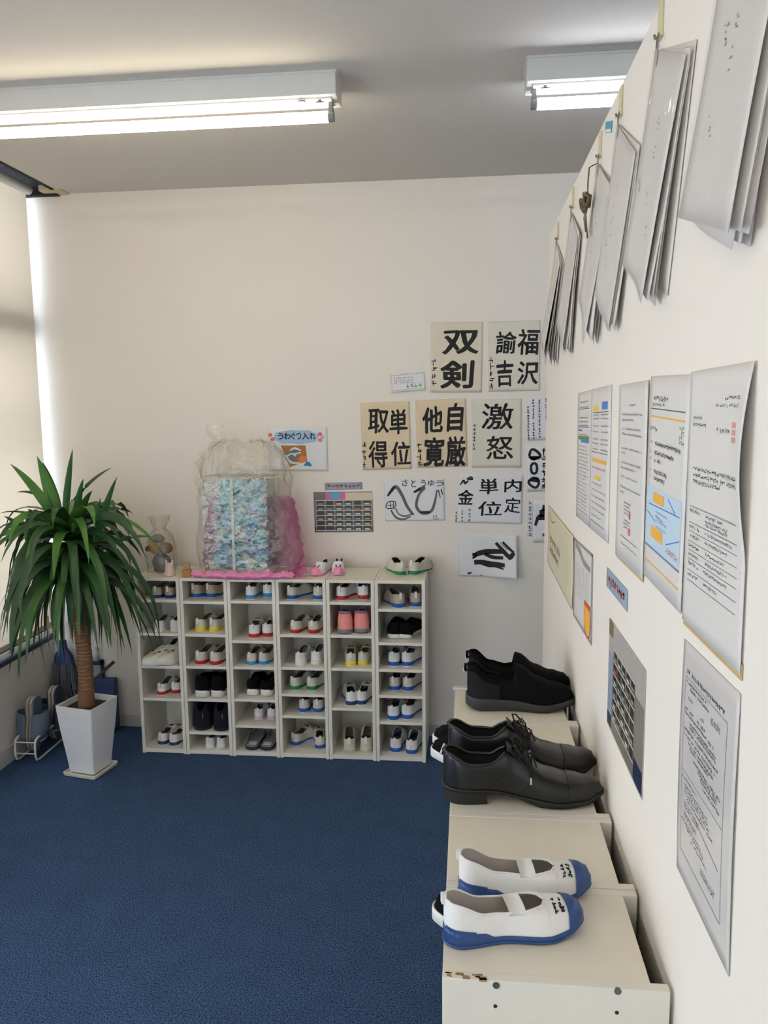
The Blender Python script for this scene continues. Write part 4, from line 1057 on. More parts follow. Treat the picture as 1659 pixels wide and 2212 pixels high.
# black brush sketch sheet with curling corner
px = [k5(852, 1785), k5(1330, 1795), k5(1262, 2122), k5(862, 2122)]
px = [k5(850, 1785), k5(1325, 1795), k5(1300, 2124), k5(858, 2120)]
s = Sheet('calligraphy_sheet', 'white sheet with thick black limb-like brush strokes, lowest on the wall', 'calligraphy', 'back', px, PAP_W, 'brush calligraphy on the back wall',
          curl=lambda u, v: 0.035 * max(0, u - 0.55 + 0.35 * (v - 0.5)) ** 1.5 * 3)
s.lift = 0.0009
q = lambda x, y: S_px(s, px, *k5(x, y))
s.stroke([q(962, 1955), q(1010, 1935), q(1080, 1922), q(1190, 1920), q(1225, 1922)], [0.06, 0.12, 0.13, 0.10, 0.09], INK)
s.stroke([q(960, 1935), q(990, 1945)], 0.03, INK); s.stroke([q(962, 1975), q(1000, 1950)], 0.05, INK)
s.stroke([q(1060, 1940), q(1120, 1965), q(1205, 1968)], [0.06, 0.09, 0.07], INK)
s.stroke([q(1150, 1852), q(1180, 1885), q(1230, 1940), q(1262, 1975)], [0.07, 0.08, 0.10, 0.07], INK)
s.stroke([q(1205, 1845), q(1240, 1880), q(1290, 1925)], [0.05, 0.06, 0.06], INK)
s.stroke([q(1292, 1925), q(1265, 1955), q(1245, 1972)], [0.07, 0.12, 0.08], INK); s.stroke([q(1185, 1850), q(1215, 1880), q(1245, 1905)], 0.022, INKG, lift=0.0006)
s.stroke([q(975, 2008), q(1030, 2005), q(1090, 2020), q(1160, 2022), q(1215, 2025)], [0.11, 0.12, 0.15, 0.12, 0.09], INK)
s.stroke([q(1130, 2030), q(1175, 2045), q(1205, 2055)], [0.07, 0.05, 0.03], INK)
s.stroke([q(925, 2098), q(955, 2090)], [0.05, 0.04], INK); s.stroke([q(1020, 2112), q(1040, 2108)], 0.02, INKG)
s.done()
# three sheets half hidden by the partition
px = [k5(1395, 700), k5(1640, 692), k5(1640, 1030), k5(1400, 1040)]
s = Sheet('handwritten_sheet', 'white sheet of small vertical handwriting beside the partition edge', 'paper', 'back', px, PAP_W, 'brush calligraphy on the back wall')
random.seed(21)
for a, b0, b1 in ((0.03, 0.18, 0.98), (0.20, 0.02, 0.98), (0.40, 0.02, 0.95), (0.62, 0.0, 0.55), (0.8, 0.05, 0.9)): s.line_of_marks(b0, b1, a, 0.062, INK if a < 0.5 else PENC, True, 'handwriting', 5)
s.done()
px = [k5(1400, 1075), k5(1640, 1070), k5(1640, 1440), k5(1390, 1445)]
s = Sheet('handwritten_sheet', 'white sheet with three thick black ring shapes beside the partition edge', 'paper', 'back', px, PAP_W, 'brush calligraphy on the back wall')
q = lambda x, y: S_px(s, px, *k5(x, y))
s.stroke([q(1415, 1165), q(1430, 1115), q(1460, 1112), q(1500, 1150), q(1490, 1175), q(1440, 1180), q(1415, 1165)], [0.06, 0.05, 0.06, 0.06, 0.06, 0.05, 0.06], INK)
s.poly([q(1420, 1160), q(1425, 1190), q(1455, 1198), q(1490, 1178), q(1500, 1160)], INK, 'brush_writing')
s.stroke([q(1425, 1250), q(1440, 1222), q(1468, 1225), q(1475, 1260), q(1465, 1295), q(1435, 1295), q(1425, 1250)], 0.055, INK)
s.stroke([q(1400, 1365), q(1440, 1335), q(1480, 1345), q(1485, 1385), q(1460, 1412), q(1420, 1395), q(1400, 1365)], 0.055, INK)
s.poly([q(1405, 1362), q(1485, 1372), q(1480, 1340), q(1450, 1332)], INK, 'brush_writing')
s.line_of_marks(0.05, 0.98, 0.58, 0.14, INK, True, 'brush_writing', 5); s.done()
px = [k5(1440, 1515), k5(1640, 1515), k5(1640, 1852), k5(1445, 1850)]
s = Sheet('handwritten_sheet', 'white sheet with black brush shape cut off by the partition edge, lowest', 'paper', 'back', px, PAP_W, 'brush calligraphy on the back wall')
q = lambda x, y: S_px(s, px, *k5(x, y))
s.stroke([q(1462, 1715), q(1478, 1660), q(1490, 1640), q(1530, 1635)], [0.06, 0.08, 0.07, 0.05], INK)
s.poly([q(1492, 1590), q(1490, 1670), q(1560, 1670), q(1560, 1580)], INK, 'brush_writing'); s.stroke([q(1522, 1600), q(1532, 1550)], 0.08, INK)
s.stroke([q(1520, 1790), q(1540, 1788)], 0.07, INKG); s.done()
px = [k5(1395, 1515), k5(1438, 1515), k5(1440, 1800), k5(1402, 1800)]
s = Sheet('name_strip', 'narrow white strip of small pencil characters beside the lowest hidden sheet', 'paper', 'back', px, PAP_W, 'brush calligraphy on the back wall')
s.line_of_marks(0.02, 0.98, 0.5, 0.1, INKG, True, 'signature', 4); s.done()
# small note with a green line of writing
px = [k5(305, 512), k5(582, 490), k5(585, 632), k5(312, 655)]
GRN = mat('green_marker', rgb(86, 160, 84), 0.7)
s = Sheet('note_card', 'small framed white note card with green writing left of upper calligraphy', 'note', 'back', px, PAP_W, curl=lambda u, v: 0.006 * v * v)
for (a, b, c, d) in ((0.02, 0.08, 0.98, 0.05), (0.04, 0.93, 0.98, 0.9)): s.stroke([(a, b), (c, d)], 0.018, PENC, 'frame_line')
s.stroke([(0.03, 0.06), (0.05, 0.95)], 0.012, PENC, 'frame_line')
for v in (0.25, 0.40, 0.52): s.line_of_marks(0.1, 0.68, v, 0.10, PENC)
s.line_of_marks(0.42, 0.92, 0.72, 0.22, GRN, False, 'green_writing', 6); s.done()
# poster for the indoor-shoe bags
def k6(x, y): return (560 + x * 0.24111, 780 + y * 0.24111)
px = [k6(75, 590), k6(615, 590), k6(610, 980), k6(85, 985)]
s = Sheet('poster', 'white poster with pale blue cloud heading and a photo of shoes', 'poster', 'back', px, PAP_W, curl=lambda u, v: 0.004 * u * v)
q = lambda x, y: S_px(s, px, *k6(x, y))
CLOUD = mat('print_pale_blue', rgb(158, 186, 216), 0.7); ORG = mat('print_orange', rgb(224, 120, 70), 0.7); PNK = mat('print_pink', rgb(226, 96, 130), 0.7)
pts = []
for k in range(40):
    a = 2 * pi * k / 40; r_ = 1 + 0.05 * sin(8 * a)
    pts.append(q(332 + 205 * r_ * cos(a) * (1.0), 680 - 62 * r_ * (abs(sin(a)) ** 0.7) * (1 if sin(a) > 0 else -1)))
s.poly(pts, CLOUD, 'cloud', 0.0003)
for ch, x0, x1 in (('う', 165, 222), ('わ', 225, 285), ('ぐ', 285, 330), ('つ', 335, 380), ('入', 385, 450), ('れ', 455, 510)):
    a0, b0 = q(x0, 642); a1, b1 = q(x1, 702); vs, fs, w, h = glyph(ch, 0.03); sz = (b1 - b0) / h
    s.lift = 0.0007; s.text(ch, (a0 + a1) / 2, (b0 + b1) / 2, sz, mat('print_charcoal', rgb(60, 64, 80), 0.7), 0.03, 'heading', sx=((a1 - a0) * s.w / w) / (sz * s.h)); s.lift = 0.0004
for (x, y, m) in ((100, 660, ORG), (120, 700, PNK), (550, 655, PNK), (570, 680, CLOUD), (550, 708, ORG)):
    s.poly([q(x + 20 * cos(2 * pi * k / 10), y + 18 * sin(2 * pi * k / 10)) for k in range(10)][::-1], m, 'flower', 0.0005)
s.poly([q(195, 755), q(270, 950), q(430, 895), q(418, 755)][::1], mat('print_brown', rgb(166, 112, 58), 0.7), 'photo', 0.0003)
GRY = mat('print_shoe_grey', rgb(110, 112, 124), 0.7); WHT = mat('print_white', rgb(214, 212, 206), 0.7)
s.poly([q(285 + 55 * cos(2 * pi * k / 14), 860 + 50 * sin(2 * pi * k / 14)) for k in range(14)][::-1], GRY, 'photo_shoe', 0.0005)
s.stroke([q(235, 840), q(285, 905), q(370, 912)], [0.03, 0.06, 0.03], WHT, 'photo_shoe', lift=0.0007); s.stroke([q(240, 860), q(290, 830), q(330, 850)], 0.03, WHT, 'photo_shoe', lift=0.0007)
s.poly([q(325 + 52 * cos(2 * pi * k / 14), 812 + 32 * sin(2 * pi * k / 14)) for k in range(14)][::-1], GRY, 'photo_shoe', 0.0006)
s.stroke([q(275, 800), q(320, 780), q(375, 800)], [0.02, 0.05, 0.03], WHT, 'photo_shoe', lift=0.0008); s.stroke([q(300, 835), q(375, 818)], 0.03, WHT, 'photo_shoe', lift=0.0008)
s.poly([q(345, 880), q(375, 910), q(430, 895), q(428, 850), q(380, 845)], ORG, 'photo_hand', 0.0009)
s.poly([q(395, 935), q(475, 942), q(455, 905), q(425, 895)], mat('print_teal', rgb(40, 130, 170), 0.7), 'photo_sleeve', 0.0009)
s.done()
# little blue label and the photograph of a shoe shelf
LBL = mat('label_grey_blue', rgb(142, 162, 180), 0.7)
RDP = mat('print_red_orange', rgb(206, 88, 60), 0.7)
px = [k6(585, 1090), k6(922, 1083), k6(925, 1148), k6(590, 1155)]
s = Sheet('label_strip', 'grey-blue label strip with red print above the shelf photo on back wall', 'label', 'back', px, LBL)
s.line_of_marks(0.06, 0.95, 0.5, 0.55, RDP, False, 'print', 5); s.done()
def shelf_photo(px, label, wall, frame, seed, warm):
    s = Sheet('photo_print', label, 'photo', wall, px, mat('photo_paper', rgb(214, 214, 212), 0.35), curl=None)
    random.seed(seed)
    bgm = mat('photo_grey_%d' % seed, rgb(104, 98, 92) if not warm else rgb(132, 124, 114), 0.4)
    s.rect(0.0, 0.0, 1.0, 0.98, bgm, 'photo_background', 0.0002)
    wl = mat('photo_cream', rgb(206, 190, 160), 0.4); ln = mat('photo_pale', rgb(202, 196, 182), 0.4); dk = mat('photo_dark', rgb(40, 38, 42), 0.4)
    nv = mat('photo_navy', rgb(26, 40, 74), 0.4); bl = mat('photo_blue', rgb(142, 156, 178), 0.4); rd = mat('photo_red', rgb(214, 70, 70), 0.4); yl = mat('photo_yellow', rgb(220, 190, 50), 0.4)
    if not warm:
        s.rect(0.0, 0.86, 1.0, 0.98, nv, 'photo_floor', 0.0003)
        s.rect(0.54, 0.02, 1.0, 0.20, wl, 'photo_wall', 0.0003)
        s.rect(0.20, 0.02, 0.54, 0.20, mat('photo_pink', rgb(208, 90, 150), 0.4), 'photo_bag', 0.0003); s.rect(0.27, 0.03, 0.46, 0.17, mat('photo_teal', rgb(60, 160, 190), 0.4), 'photo_bag', 0.0004)
        X0, X1, Y0, Y1, nx, ny = 0.03, 0.98, 0.21, 0.95, 6, 6
    else:
        s.rect(0.0, 0.0, 1.0, 0.30, mat('photo_wall_grey', rgb(176, 170, 164), 0.4), 'photo_wall', 0.0003)
        s.rect(0.0, 0.0, 0.14, 0.14, mat('photo_olive', rgb(120, 108, 60), 0.4), 'photo_lamp', 0.0004)
        s.rect(0.0, 0.3, 0.14, 0.86, bl, 'photo_window', 0.0003); s.rect(0.0, 0.86, 0.14, 0.98, nv, 'photo_floor', 0.0004)
        s.rect(0.78, 0.80, 0.99, 0.98, nv, 'photo_floor', 0.0004)
        s.rect(0.16, 0.86, 0.78, 0.98, mat('photo_taupe', rgb(120, 112, 104), 0.4), 'photo_rack', 0.0004)
        X0, X1, Y0, Y1, nx, ny = 0.16, 0.78, 0.22, 0.86, 5, 6
    for i in range(nx):
        for j in range(ny):
            u0 = X0 + (X1 - X0) * i / nx; u1 = X0 + (X1 - X0) * (i + 1) / nx; v0 = Y0 + (Y1 - Y0) * j / ny; v1 = Y0 + (Y1 - Y0) * (j + 1) / ny
            du, dv = u1 - u0, v1 - v0
            s.rect(u0 + du * 0.16, v0 + dv * 0.1, u1 - du * 0.1, v1 - dv * 0.05, dk, 'photo_cell', 0.0005)
            c = random.choice([ln, ln, bl, ln, mat('photo_mid', rgb(150, 146, 142), 0.4), None])
            if (i, j) == (4, 1) and not warm: c = rd
            if (i, j) == (5, 4) and not warm: c = yl
            if (i, j) == (0, 1) and warm: c = rd
            if c: s.rect(u0 + du * 0.25, v0 + dv * 0.55, u1 - du * 0.22, v1 - dv * 0.16, c, 'photo_shoe', 0.0006)
    for j in range(ny + 1):
        v = Y0 + (Y1 - Y0) * j / ny
        s.rect(X0, v - 0.008, X1, v + 0.008, ln, 'photo_shelf', 0.0007)
    for i in range(nx + 1):
        u = X0 + (X1 - X0) * i / nx
        s.rect(u - 0.005, Y0, u + 0.005, Y1, mat('photo_taupe2', rgb(150, 142, 130), 0.4), 'photo_upright', 0.0006)
    s.done()
shelf_photo([k6(488, 1172), k6(1012, 1168), k6(1025, 1532), k6(497, 1537)], 'colour print of a shoe shelf with pink bag on the back wall', 'back', None, 5, False)
shelf_photo([(1320, 1335), (1397, 1450), (1388, 1728), (1312, 1560)], 'colour print of a cluttered shoe shelf on the partition by dress shoes', 'part', None, 6, True)

# ------------------------------------------------------------------ notices on the partition
px = [(1250, 850), (1326, 829), (1312, 1172), (1245, 1113)]
TXT = mat('print_text_grey', rgb(90, 90, 96), 0.7); TXD = mat('print_text_dark', rgb(48, 48, 54), 0.7); LNC = mat('print_line_grey', rgb(120, 120, 124), 0.7)
YEL = mat('print_yellow', rgb(232, 200, 60), 0.7); BLU = mat('print_blue', rgb(70, 130, 200), 0.7); GRP = mat('print_green', rgb(90, 140, 80), 0.7); ORP = mat('print_amber', rgb(238, 176, 70), 0.7)
TAN = mat('tan_card_backing', rgb(196, 164, 116), 0.8)
PGY = mat('notice_paper', rgb(216, 211, 207), 0.6, 0.01, 8)
random.seed(31)
s = Sheet('notice_sheet', 'wide two-page notice with yellow and blue marks, farthest in the upper row', 'notice', 'part', px, PGY, 'notices on the partition')
s.rect(0.485, 0.0, 0.49, 1.0, LNC, 'fold')
for v in [0.08, 0.12, 0.2, 0.23, 0.26, 0.33]: s.line_of_marks(0.08, 0.38, v, 0.014, TXD)
for v in [0.13, 0.27]: s.rect(0.05, v, 0.42, v + 0.004, TXD, 'rule')
s.rect(0.05, 0.34, 0.42, 0.37, GRP, 'banner'); s.rect(0.15, 0.37, 0.42, 0.39, BLU, 'banner'); s.rect(0.05, 0.29, 0.18, 0.305, BLU, 'banner')
for v in [0.42 + 0.028 * k for k in range(19)]: s.line_of_marks(0.06, random.uniform(0.3, 0.44), v, 0.012, TXT if v < 0.66 or v > 0.72 else BLU)
s.rect(0.55, 0.12, 0.68, 0.16, YEL, 'icon'); s.rect(0.78, 0.10, 0.92, 0.15, BLU, 'icon')
for v in (0.165, 0.44): s.rect(0.53, v, 0.95, v + 0.004, TXD, 'rule')
for v in [0.185, 0.21, 0.26, 0.30, 0.35, 0.38, 0.42]: s.line_of_marks(0.54, 0.70, v, 0.013, TXD); s.line_of_marks(0.76, 0.95, v, 0.013, TXD)
s.rect(0.53, 0.485, 0.92, 0.51, ORP, 'banner'); s.line_of_marks(0.54, 0.9, 0.55, 0.018, RDP); s.rect(0.62, 0.60, 0.78, 0.63, YEL, 'icon')
for v in [0.66 + 0.045 * k for k in range(7)]: s.line_of_marks(0.53, random.uniform(0.75, 0.95), v, 0.013, TXT)
s.done()
px = [(1342, 832), (1407, 820), (1390, 1252), (1333, 1196)]
s = Sheet('notice_sheet', 'pale typed letter on the partition with red seal, left of the map notice', 'notice', 'part', px, PGY, 'notices on the partition', gap=0.0025)
s.line_of_marks(0.4, 0.62, 0.12, 0.014, TXD)
for v, e in ((0.17, .85), (0.20, .6), (0.25, .85), (0.28, .85), (0.36, .85), (0.385, .3), (0.44, .85), (0.47, .7), (0.52, .75), (0.58, .85), (0.61, .3)): s.line_of_marks(0.15, e, v, 0.014, TXT)
for v in (0.66, 0.68, 0.70, 0.72, 0.76, 0.78, 0.80): s.line_of_marks(0.3, 0.55, v, 0.014, TXT)
s.rect(0.50, 0.70, 0.56, 0.74, mat('seal_red', rgb(214, 120, 110), 0.7), 'seal'); s.rect(0.48, 0.79, 0.56, 0.83, mat('seal_red', rgb(214, 120, 110), 0.7), 'seal')
for v in (0.86, 0.90): s.line_of_marks(0.2, 0.8, v, 0.012, TXT)
MB().box(-s.w / 2 + 0.002, s.w / 2 - 0.002, -s.h / 2 - 0.004, -s.h / 2 + 0.006, -0.0018, -0.0004).build('card_backing', TAN, s.root)
s.done()
px = [(1408, 820), (1498, 801), (1476, 1335), (1397, 1236)]
s = Sheet('notice_sheet', 'notice on the partition with pale blue map and orange labels', 'notice', 'part', px, PGY, 'notices on the partition', gap=0.0025)
s.line_of_marks(0.08, 0.50, 0.105, 0.026, TXD); s.line_of_marks(0.08, 0.45, 0.135, 0.018, TXD)
s.rect(0.05, 0.152, 0.92, 0.157, mat('print_green_dark', rgb(70, 100, 70), 0.7), 'rule'); s.rect(0.05, 0.188, 0.92, 0.196, ORP, 'rule')
s.line_of_marks(0.05, 0.25, 0.25, 0.024, TXD)
for v, m in ((0.225, GRP), (0.245, RDP), (0.265, GRP), (0.285, GRP)): s.line_of_marks(0.80, 0.92, v, 0.022, m)
for v, e in ((0.32, .85), (0.362, .70), (0.40, .38), (0.452, .55), (0.485, .5)):
    s.line_of_marks(0.07, 0.12, v, 0.02, TXD); s.line_of_marks(0.2, e, v, 0.022, TXD, dense=5)
s.rect(0.03, 0.53, 0.93, 0.83, mat('map_pale_blue', rgb(190, 208, 224), 0.7), 'map', 0.0003)
s.rect(0.22, 0.55, 0.50, 0.60, ORP, 'map_label', 0.0006); s.rect(0.18, 0.72, 0.50, 0.775, ORP, 'map_label', 0.0006)
for (a, b, c, d) in ((0.1, 0.62, 0.9, 0.60), (0.6, 0.76, 0.92, 0.70), (0.05, 0.66, 0.3, 0.69), (0.3, 0.66, 0.5, 0.67), (0.62, 0.55, 0.8, 0.60)): s.stroke([(a, b), (c, d)], 0.005, BLU, 'map_line', lift=0.0007)
for v in (0.64, 0.68, 0.71): s.line_of_marks(0.3, 0.6, v, 0.012, mat('map_text', rgb(70, 100, 140), 0.7))
s.line_of_marks(0.6, 0.9, 0.79, 0.02, RDP); s.line_of_marks(0.6, 0.85, 0.775, 0.014, RDP)
s.rect(0.03, 0.825, 0.93, 0.835, mat('map_edge', rgb(110, 134, 160), 0.7), 'map', 0.0006); s.rect(0.0, 0.905, 0.93, 0.912, ORP, 'rule')
for v in (0.575, 0.748): s.line_of_marks(0.25, 0.47, v, 0.016, TXD, name='map_label_text')
s.done()
px = [(1500, 801), (1636, 782), (1606, 1456), (1478, 1337)]
s = Sheet('notice_sheet', 'typed letter on the partition with table and curling edge, nearest in upper row', 'notice', 'part', px, PGY, 'notices on the partition', gap=0.0025,
          curl=lambda u, v: 0.010 * max(0, u - 0.6) ** 2 * 6 * max(0.0, sin(pi * min(1, v * 1.6))) )
s.line_of_marks(0.62, 0.88, 0.11, 0.016, TXD); s.line_of_marks(0.48, 0.86, 0.135, 0.014, TXT); s.line_of_marks(0.08, 0.25, 0.18, 0.014, TXT); s.line_of_marks(0.08, 0.33, 0.205, 0.016, TXD); s.line_of_marks(0.5, 0.72, 0.22, 0.018, TXD)
for v in (0.20, 0.225, 0.25): s.rect(0.76, v - 0.01, 0.83, v + 0.008, mat('seal_pink', rgb(224, 150, 146), 0.7), 'seal')
for v, e in ((0.375, 0.9), (0.40, 0.9), (0.425, 0.6)): s.line_of_marks(0.12, e, v, 0.018, TXD)
for v in (0.535, 0.60, 0.635, 0.675, 0.71, 0.745, 0.79):
    s.rect(0.08, v - 0.012, 0.9, v - 0.0095, LNC, 'rule'); s.line_of_marks(0.08, 0.28, v + 0.006, 0.016, TXD); s.line_of_marks(0.38, random.uniform(0.6, 0.85), v + 0.006, 0.014, TXD)
for v in (0.56, 0.575): s.line_of_marks(0.38, 0.75, v, 0.014, TXD)
s.rect(0.08, 0.82, 0.9, 0.8225, LNC, 'rule')
MB().box(-s.w / 2 + 0.002, s.w / 2 + 0.001, -s.h / 2 - 0.006, -s.h / 2 + 0.01, -0.0018, -0.0004).build('card_backing', TAN, s.root)
s.done()
# certificate-like sheets
YLP = mat('aged_yellow_paper', rgb(212, 202, 174), 0.8, 0.06, 12)
s = Sheet('certificate', 'aged yellow sheet with grey print at the far end of the partition', 'paper', 'part', [(1186, 1085), (1240, 1165), (1238, 1312), (1185, 1220)], YLP, 'notices on the partition', curl=lambda u, v: 0.004 * abs(v - 0.5))
OLV = mat('print_olive', rgb(128, 122, 96), 0.7)
random.seed(41)
s.line_of_marks(0.08, 0.55, 0.53, 0.14, OLV, dense=6); s.line_of_marks(0.1, 0.5, 0.70, 0.12, OLV, dense=6)
for u in (0.66, 0.74, 0.82): s.line_of_marks(0.2, 0.8, u, 0.04, OLV, True)
s.stroke([(0.05, 0.12), (0.2, 0.2), (0.35, 0.12)], 0.02, OLV, 'print'); s.done()
s = Sheet('certificate', 'grey-bordered sheet with an orange pencil picture on the partition', 'paper', 'part', [(1241, 1165), (1282, 1193), (1279, 1400), (1240, 1325)], PGY, 'notices on the partition')
BRD = mat('print_border_grey', rgb(150, 142, 140), 0.7)
for (a, b, c, d) in ((0.0, 0.0, 1.0, 0.03), (0.0, 0.97, 1, 1), (0, 0, 0.06, 1), (0.95, 0, 1, 1)): s.rect(a, b, c, d, BRD, 'border')
s.stroke([(0.1, 0.06), (0.35, 0.10), (0.55, 0.18), (0.9, 0.2)], [0.06, 0.09, 0.07, 0.06], BRD, 'ribbon')
for u in [0.15 + 0.07 * k for k in range(10)]: s.line_of_marks(0.26, 0.62 + 0.1 * random.random(), u, 0.028, TXT, True)
s.poly([(0.64, 0.66), (0.64, 0.9), (0.80, 0.98), (0.92, 0.88), (0.92, 0.64)], ORP, 'pencil_picture', 0.0005)
s.rect(0.64, 0.60, 0.92, 0.66, RDP, 'pencil_picture', 0.0006)
s.stroke([(0.64, 0.62), (0.64, 0.9), (0.80, 0.99), (0.93, 0.88), (0.93, 0.6)], 0.02, RDP, 'pencil_outline', lift=0.0007); s.done()
s = Sheet('label_strip', 'grey-blue label strip with red print on the partition above shelf print', 'label', 'part', [(1313, 1225), (1357, 1276), (1356, 1321), (1311, 1265)], LBL)
s.line_of_marks(0.1, 0.9, 0.5, 0.5, RDP, False, 'print', 6); s.done()
# big laminated notice
s = Sheet('laminated_notice', 'laminated typed notice low on the partition, nearest the camera', 'notice', 'part', [(1481, 1384), (1607, 1500), (1573, 2105), (1464, 1868)],
          mat('laminated_paper', rgb(208, 203, 200), 0.25, 0.02, 8), 'notices on the partition', curl=lambda u, v: 0.002 * sin(3 * v))
random.seed(51)
s.line_of_marks(0.1, 0.8, 0.115, 0.020, TXD, dense=5)
for v, a, e in ((0.155, .1, .5), (0.175, .18, .55), (0.215, .15, .25), (0.235, .4, .48), (0.265, .1, .5), (0.285, .1, .66), (0.31, .2, .7), (0.325, .2, .7), (0.35, .1, .75), (0.375, .1, .7), (0.395, .2, .7), (0.41, .22, .6), (0.44, .3, .8), (0.455, .4, .75), (0.47, .45, .75), (0.49, .5, .8)):
    s.line_of_marks(a, e, v, 0.014, TXD, dense=4)
for v in (0.19, 0.205): s.line_of_marks(0.58, 0.75, v, 0.018, TXT)
LG = mat('print_line_greenish', rgb(150, 160, 150), 0.7)
for (a, b, c, d) in ((0.08, 0.14, 0.85, 0.14), (0.08, 0.53, 0.85, 0.53), (0.08, 0.14, 0.08, 0.53), (0.85, 0.14, 0.85, 0.88), (0.08, 0.88, 0.85, 0.88), (0.08, 0.53, 0.08, 0.88)): s.stroke([(a, b), (c, d)], 0.004, LG, 'frame_line')
for v, a, e in ((0.555, .1, .4), (0.58, .15, .6), (0.595, .15, .62), (0.61, .15, .65), (0.63, .2, .7), (0.655, .15, .45), (0.67, .15, .45), (0.70, .15, .4), (0.71, .15, .4), (0.735, .1, .5), (0.75, .2, .55), (0.77, .3, .6), (0.81, .5, .75), (0.825, .5, .75)):
    s.line_of_marks(a, e, v, 0.014, TXD, dense=3)
s.stroke([(0.4, 0.66), (0.8, 0.70)], 0.004, LNC, 'frame_line'); s.done()

# ------------------------------------------------------------------ paper bundles hanging from rings on the partition
CLR = film('clear_sleeve', (0.97, 0.97, 0.98, 1), 0.10, 0.06, 0.06, bump=0.15)
WHB = mat('bundle_paper', rgb(220, 213, 206), 0.75, 0.015, 8)
YST = mat('yellowed_adhesive_hook', rgb(206, 198, 158), 0.5)
WIRE = mat('wire_ring', rgb(150, 148, 142), 0.35, metal=0.7)
def bundle(y, z, label, n, spread, ang=0.0, seed=0, hook=True):
    random.seed(seed)
    r = empty('paper_bundle', mw=Matrix.Translation((X_PART, y, z)) @ RB_PART, label=label, cat='papers', group='paper bundles hanging on the partition')
    # local: x toward the camera side, y up, z out of the wall
    if hook:
        MB().box(-0.011, 0.011, 0.002, 0.052, 0.0, 0.004).build('adhesive_hook', YST, r, bevel=0.0015)
        MB().tube([(0, 0.012, 0.002), (0, 0.004, 0.006), (0, 0.002, 0.009), (0, 0.008, 0.010)], 0.002, 6).build('hook_pin', WIRE, r, True)
    rc = (0.0, -0.016, 0.006); rr = 0.021
    MB().tube([(rr * cos(2 * pi * k / 20) * 0.9, rc[1] + rr * sin(2 * pi * k / 20), rc[2] + 0.003 * cos(2 * pi * k / 20)) for k in range(20)], 0.0013, 6, True).build('ring', WIRE, r, True)
    w, h = 0.21, 0.297
    for p in range(n):
        a = radians(-29 + ang + random.uniform(-4, 4))
        ex = Vector((cos(a), sin(a))); ey = Vector((sin(a), -cos(a)))
        f = (p + 0.3) / n
        out0 = 0.002 + 0.005 * f
        out1 = out0 + spread * f
        V = []; F = []; nx, ny = 6, 10
        cor = Vector((0, -0.025)) - ex * 0.012 - ey * 0.012
        ph = random.random() * 6; bw = random.uniform(-0.5, 1) * 0.007
        for lay in (0, 0.0008):
            for j in range(ny + 1):
                for i in range(nx + 1):
                    u, v = i / nx, j / ny
                    P = cor + ex * w * u + ey * h * v
                    d = -(P.y - cor.y) / 0.38
                    zz = out0 + (out1 - out0) * d ** 1.5 + bw * sin(pi * min(1, d)) * u + 0.004 * sin(5 * u + ph) * d + lay
                    V.append((P.x, P.y, max(0.0015, zz - lay) + lay))
        N = (nx + 1) * (ny + 1)
        for j in range(ny):
            for i in range(nx):
                b = j * (nx + 1) + i; qd = (b, b + nx + 1, b + nx + 2, b + 1)
                F.append(qd[::-1]); F.append(tuple(k + N for k in qd))
        rim = [i for i in range(nx + 1)] + [j * (nx + 1) + nx for j in range(1, ny + 1)] + [ny * (nx + 1) + i for i in range(nx - 1, -1, -1)] + [j * (nx + 1) for j in range(ny - 1, 0, -1)]
        for b, c in zip(rim, rim[1:] + rim[:1]): F.append((b, c, c + N, b + N))
        put('page', recalc(mdata('page', V, F, WHB, True)), r)
        if p == n - 1:
            V2 = [(x, y_, z_ + 0.0025) for x, y_, z_ in V[N:]]
            F2 = [tuple(k - N for k in f_) for f_ in F[1::2][: nx * ny] if min(f_) >= N]
            put('clear_sleeve', mdata('clear_sleeve', V2, F2, CLR, True), r)
            mk = MB()
            for q_ in range(7):
                u, v = random.uniform(0.25, 0.7), random.uniform(0.2, 0.75)
                i, j = int(u * nx), int(v * ny); p0 = Vector(V[N + j * (nx + 1) + i])
                for e in range(4):
                    c0 = p0 + Vector((random.uniform(-0.006, 0.006), random.uniform(-0.014, 0.014), 0.0012))
                    mk.box(c0.x - 0.002, c0.x + 0.002, c0.y - 0.0006, c0.y + 0.0006, c0.z, c0.z + 0.0002)
            mk.build('pencil_marks', PENC, r)
    return r
bundle(0.893, 2.100, 'thick bundle of papers in clear sleeve, hanging nearest the camera', 6, 0.030, 11, 1)
bundle(1.222, 2.095, 'bundle of papers in shiny sleeve on a wire ring, second from camera', 5, 0.026, 6, 2)
bundle(1.515, 2.092, 'bundle of white papers on a wire ring, third from the camera', 4, 0.022, 2, 3)
bundle(1.735, 2.088, 'bundle of white papers on a wire ring beside the brown ribbon', 4, 0.026, 0, 4)
bundle(2.160, 2.090, 'bundle of papers on a wire ring, second from the partition end', 5, 0.026, 1, 5)
bundle(2.500, 2.080, 'fanned bundle of papers on a wire ring at the partition end', 7, 0.05, 1, 6)
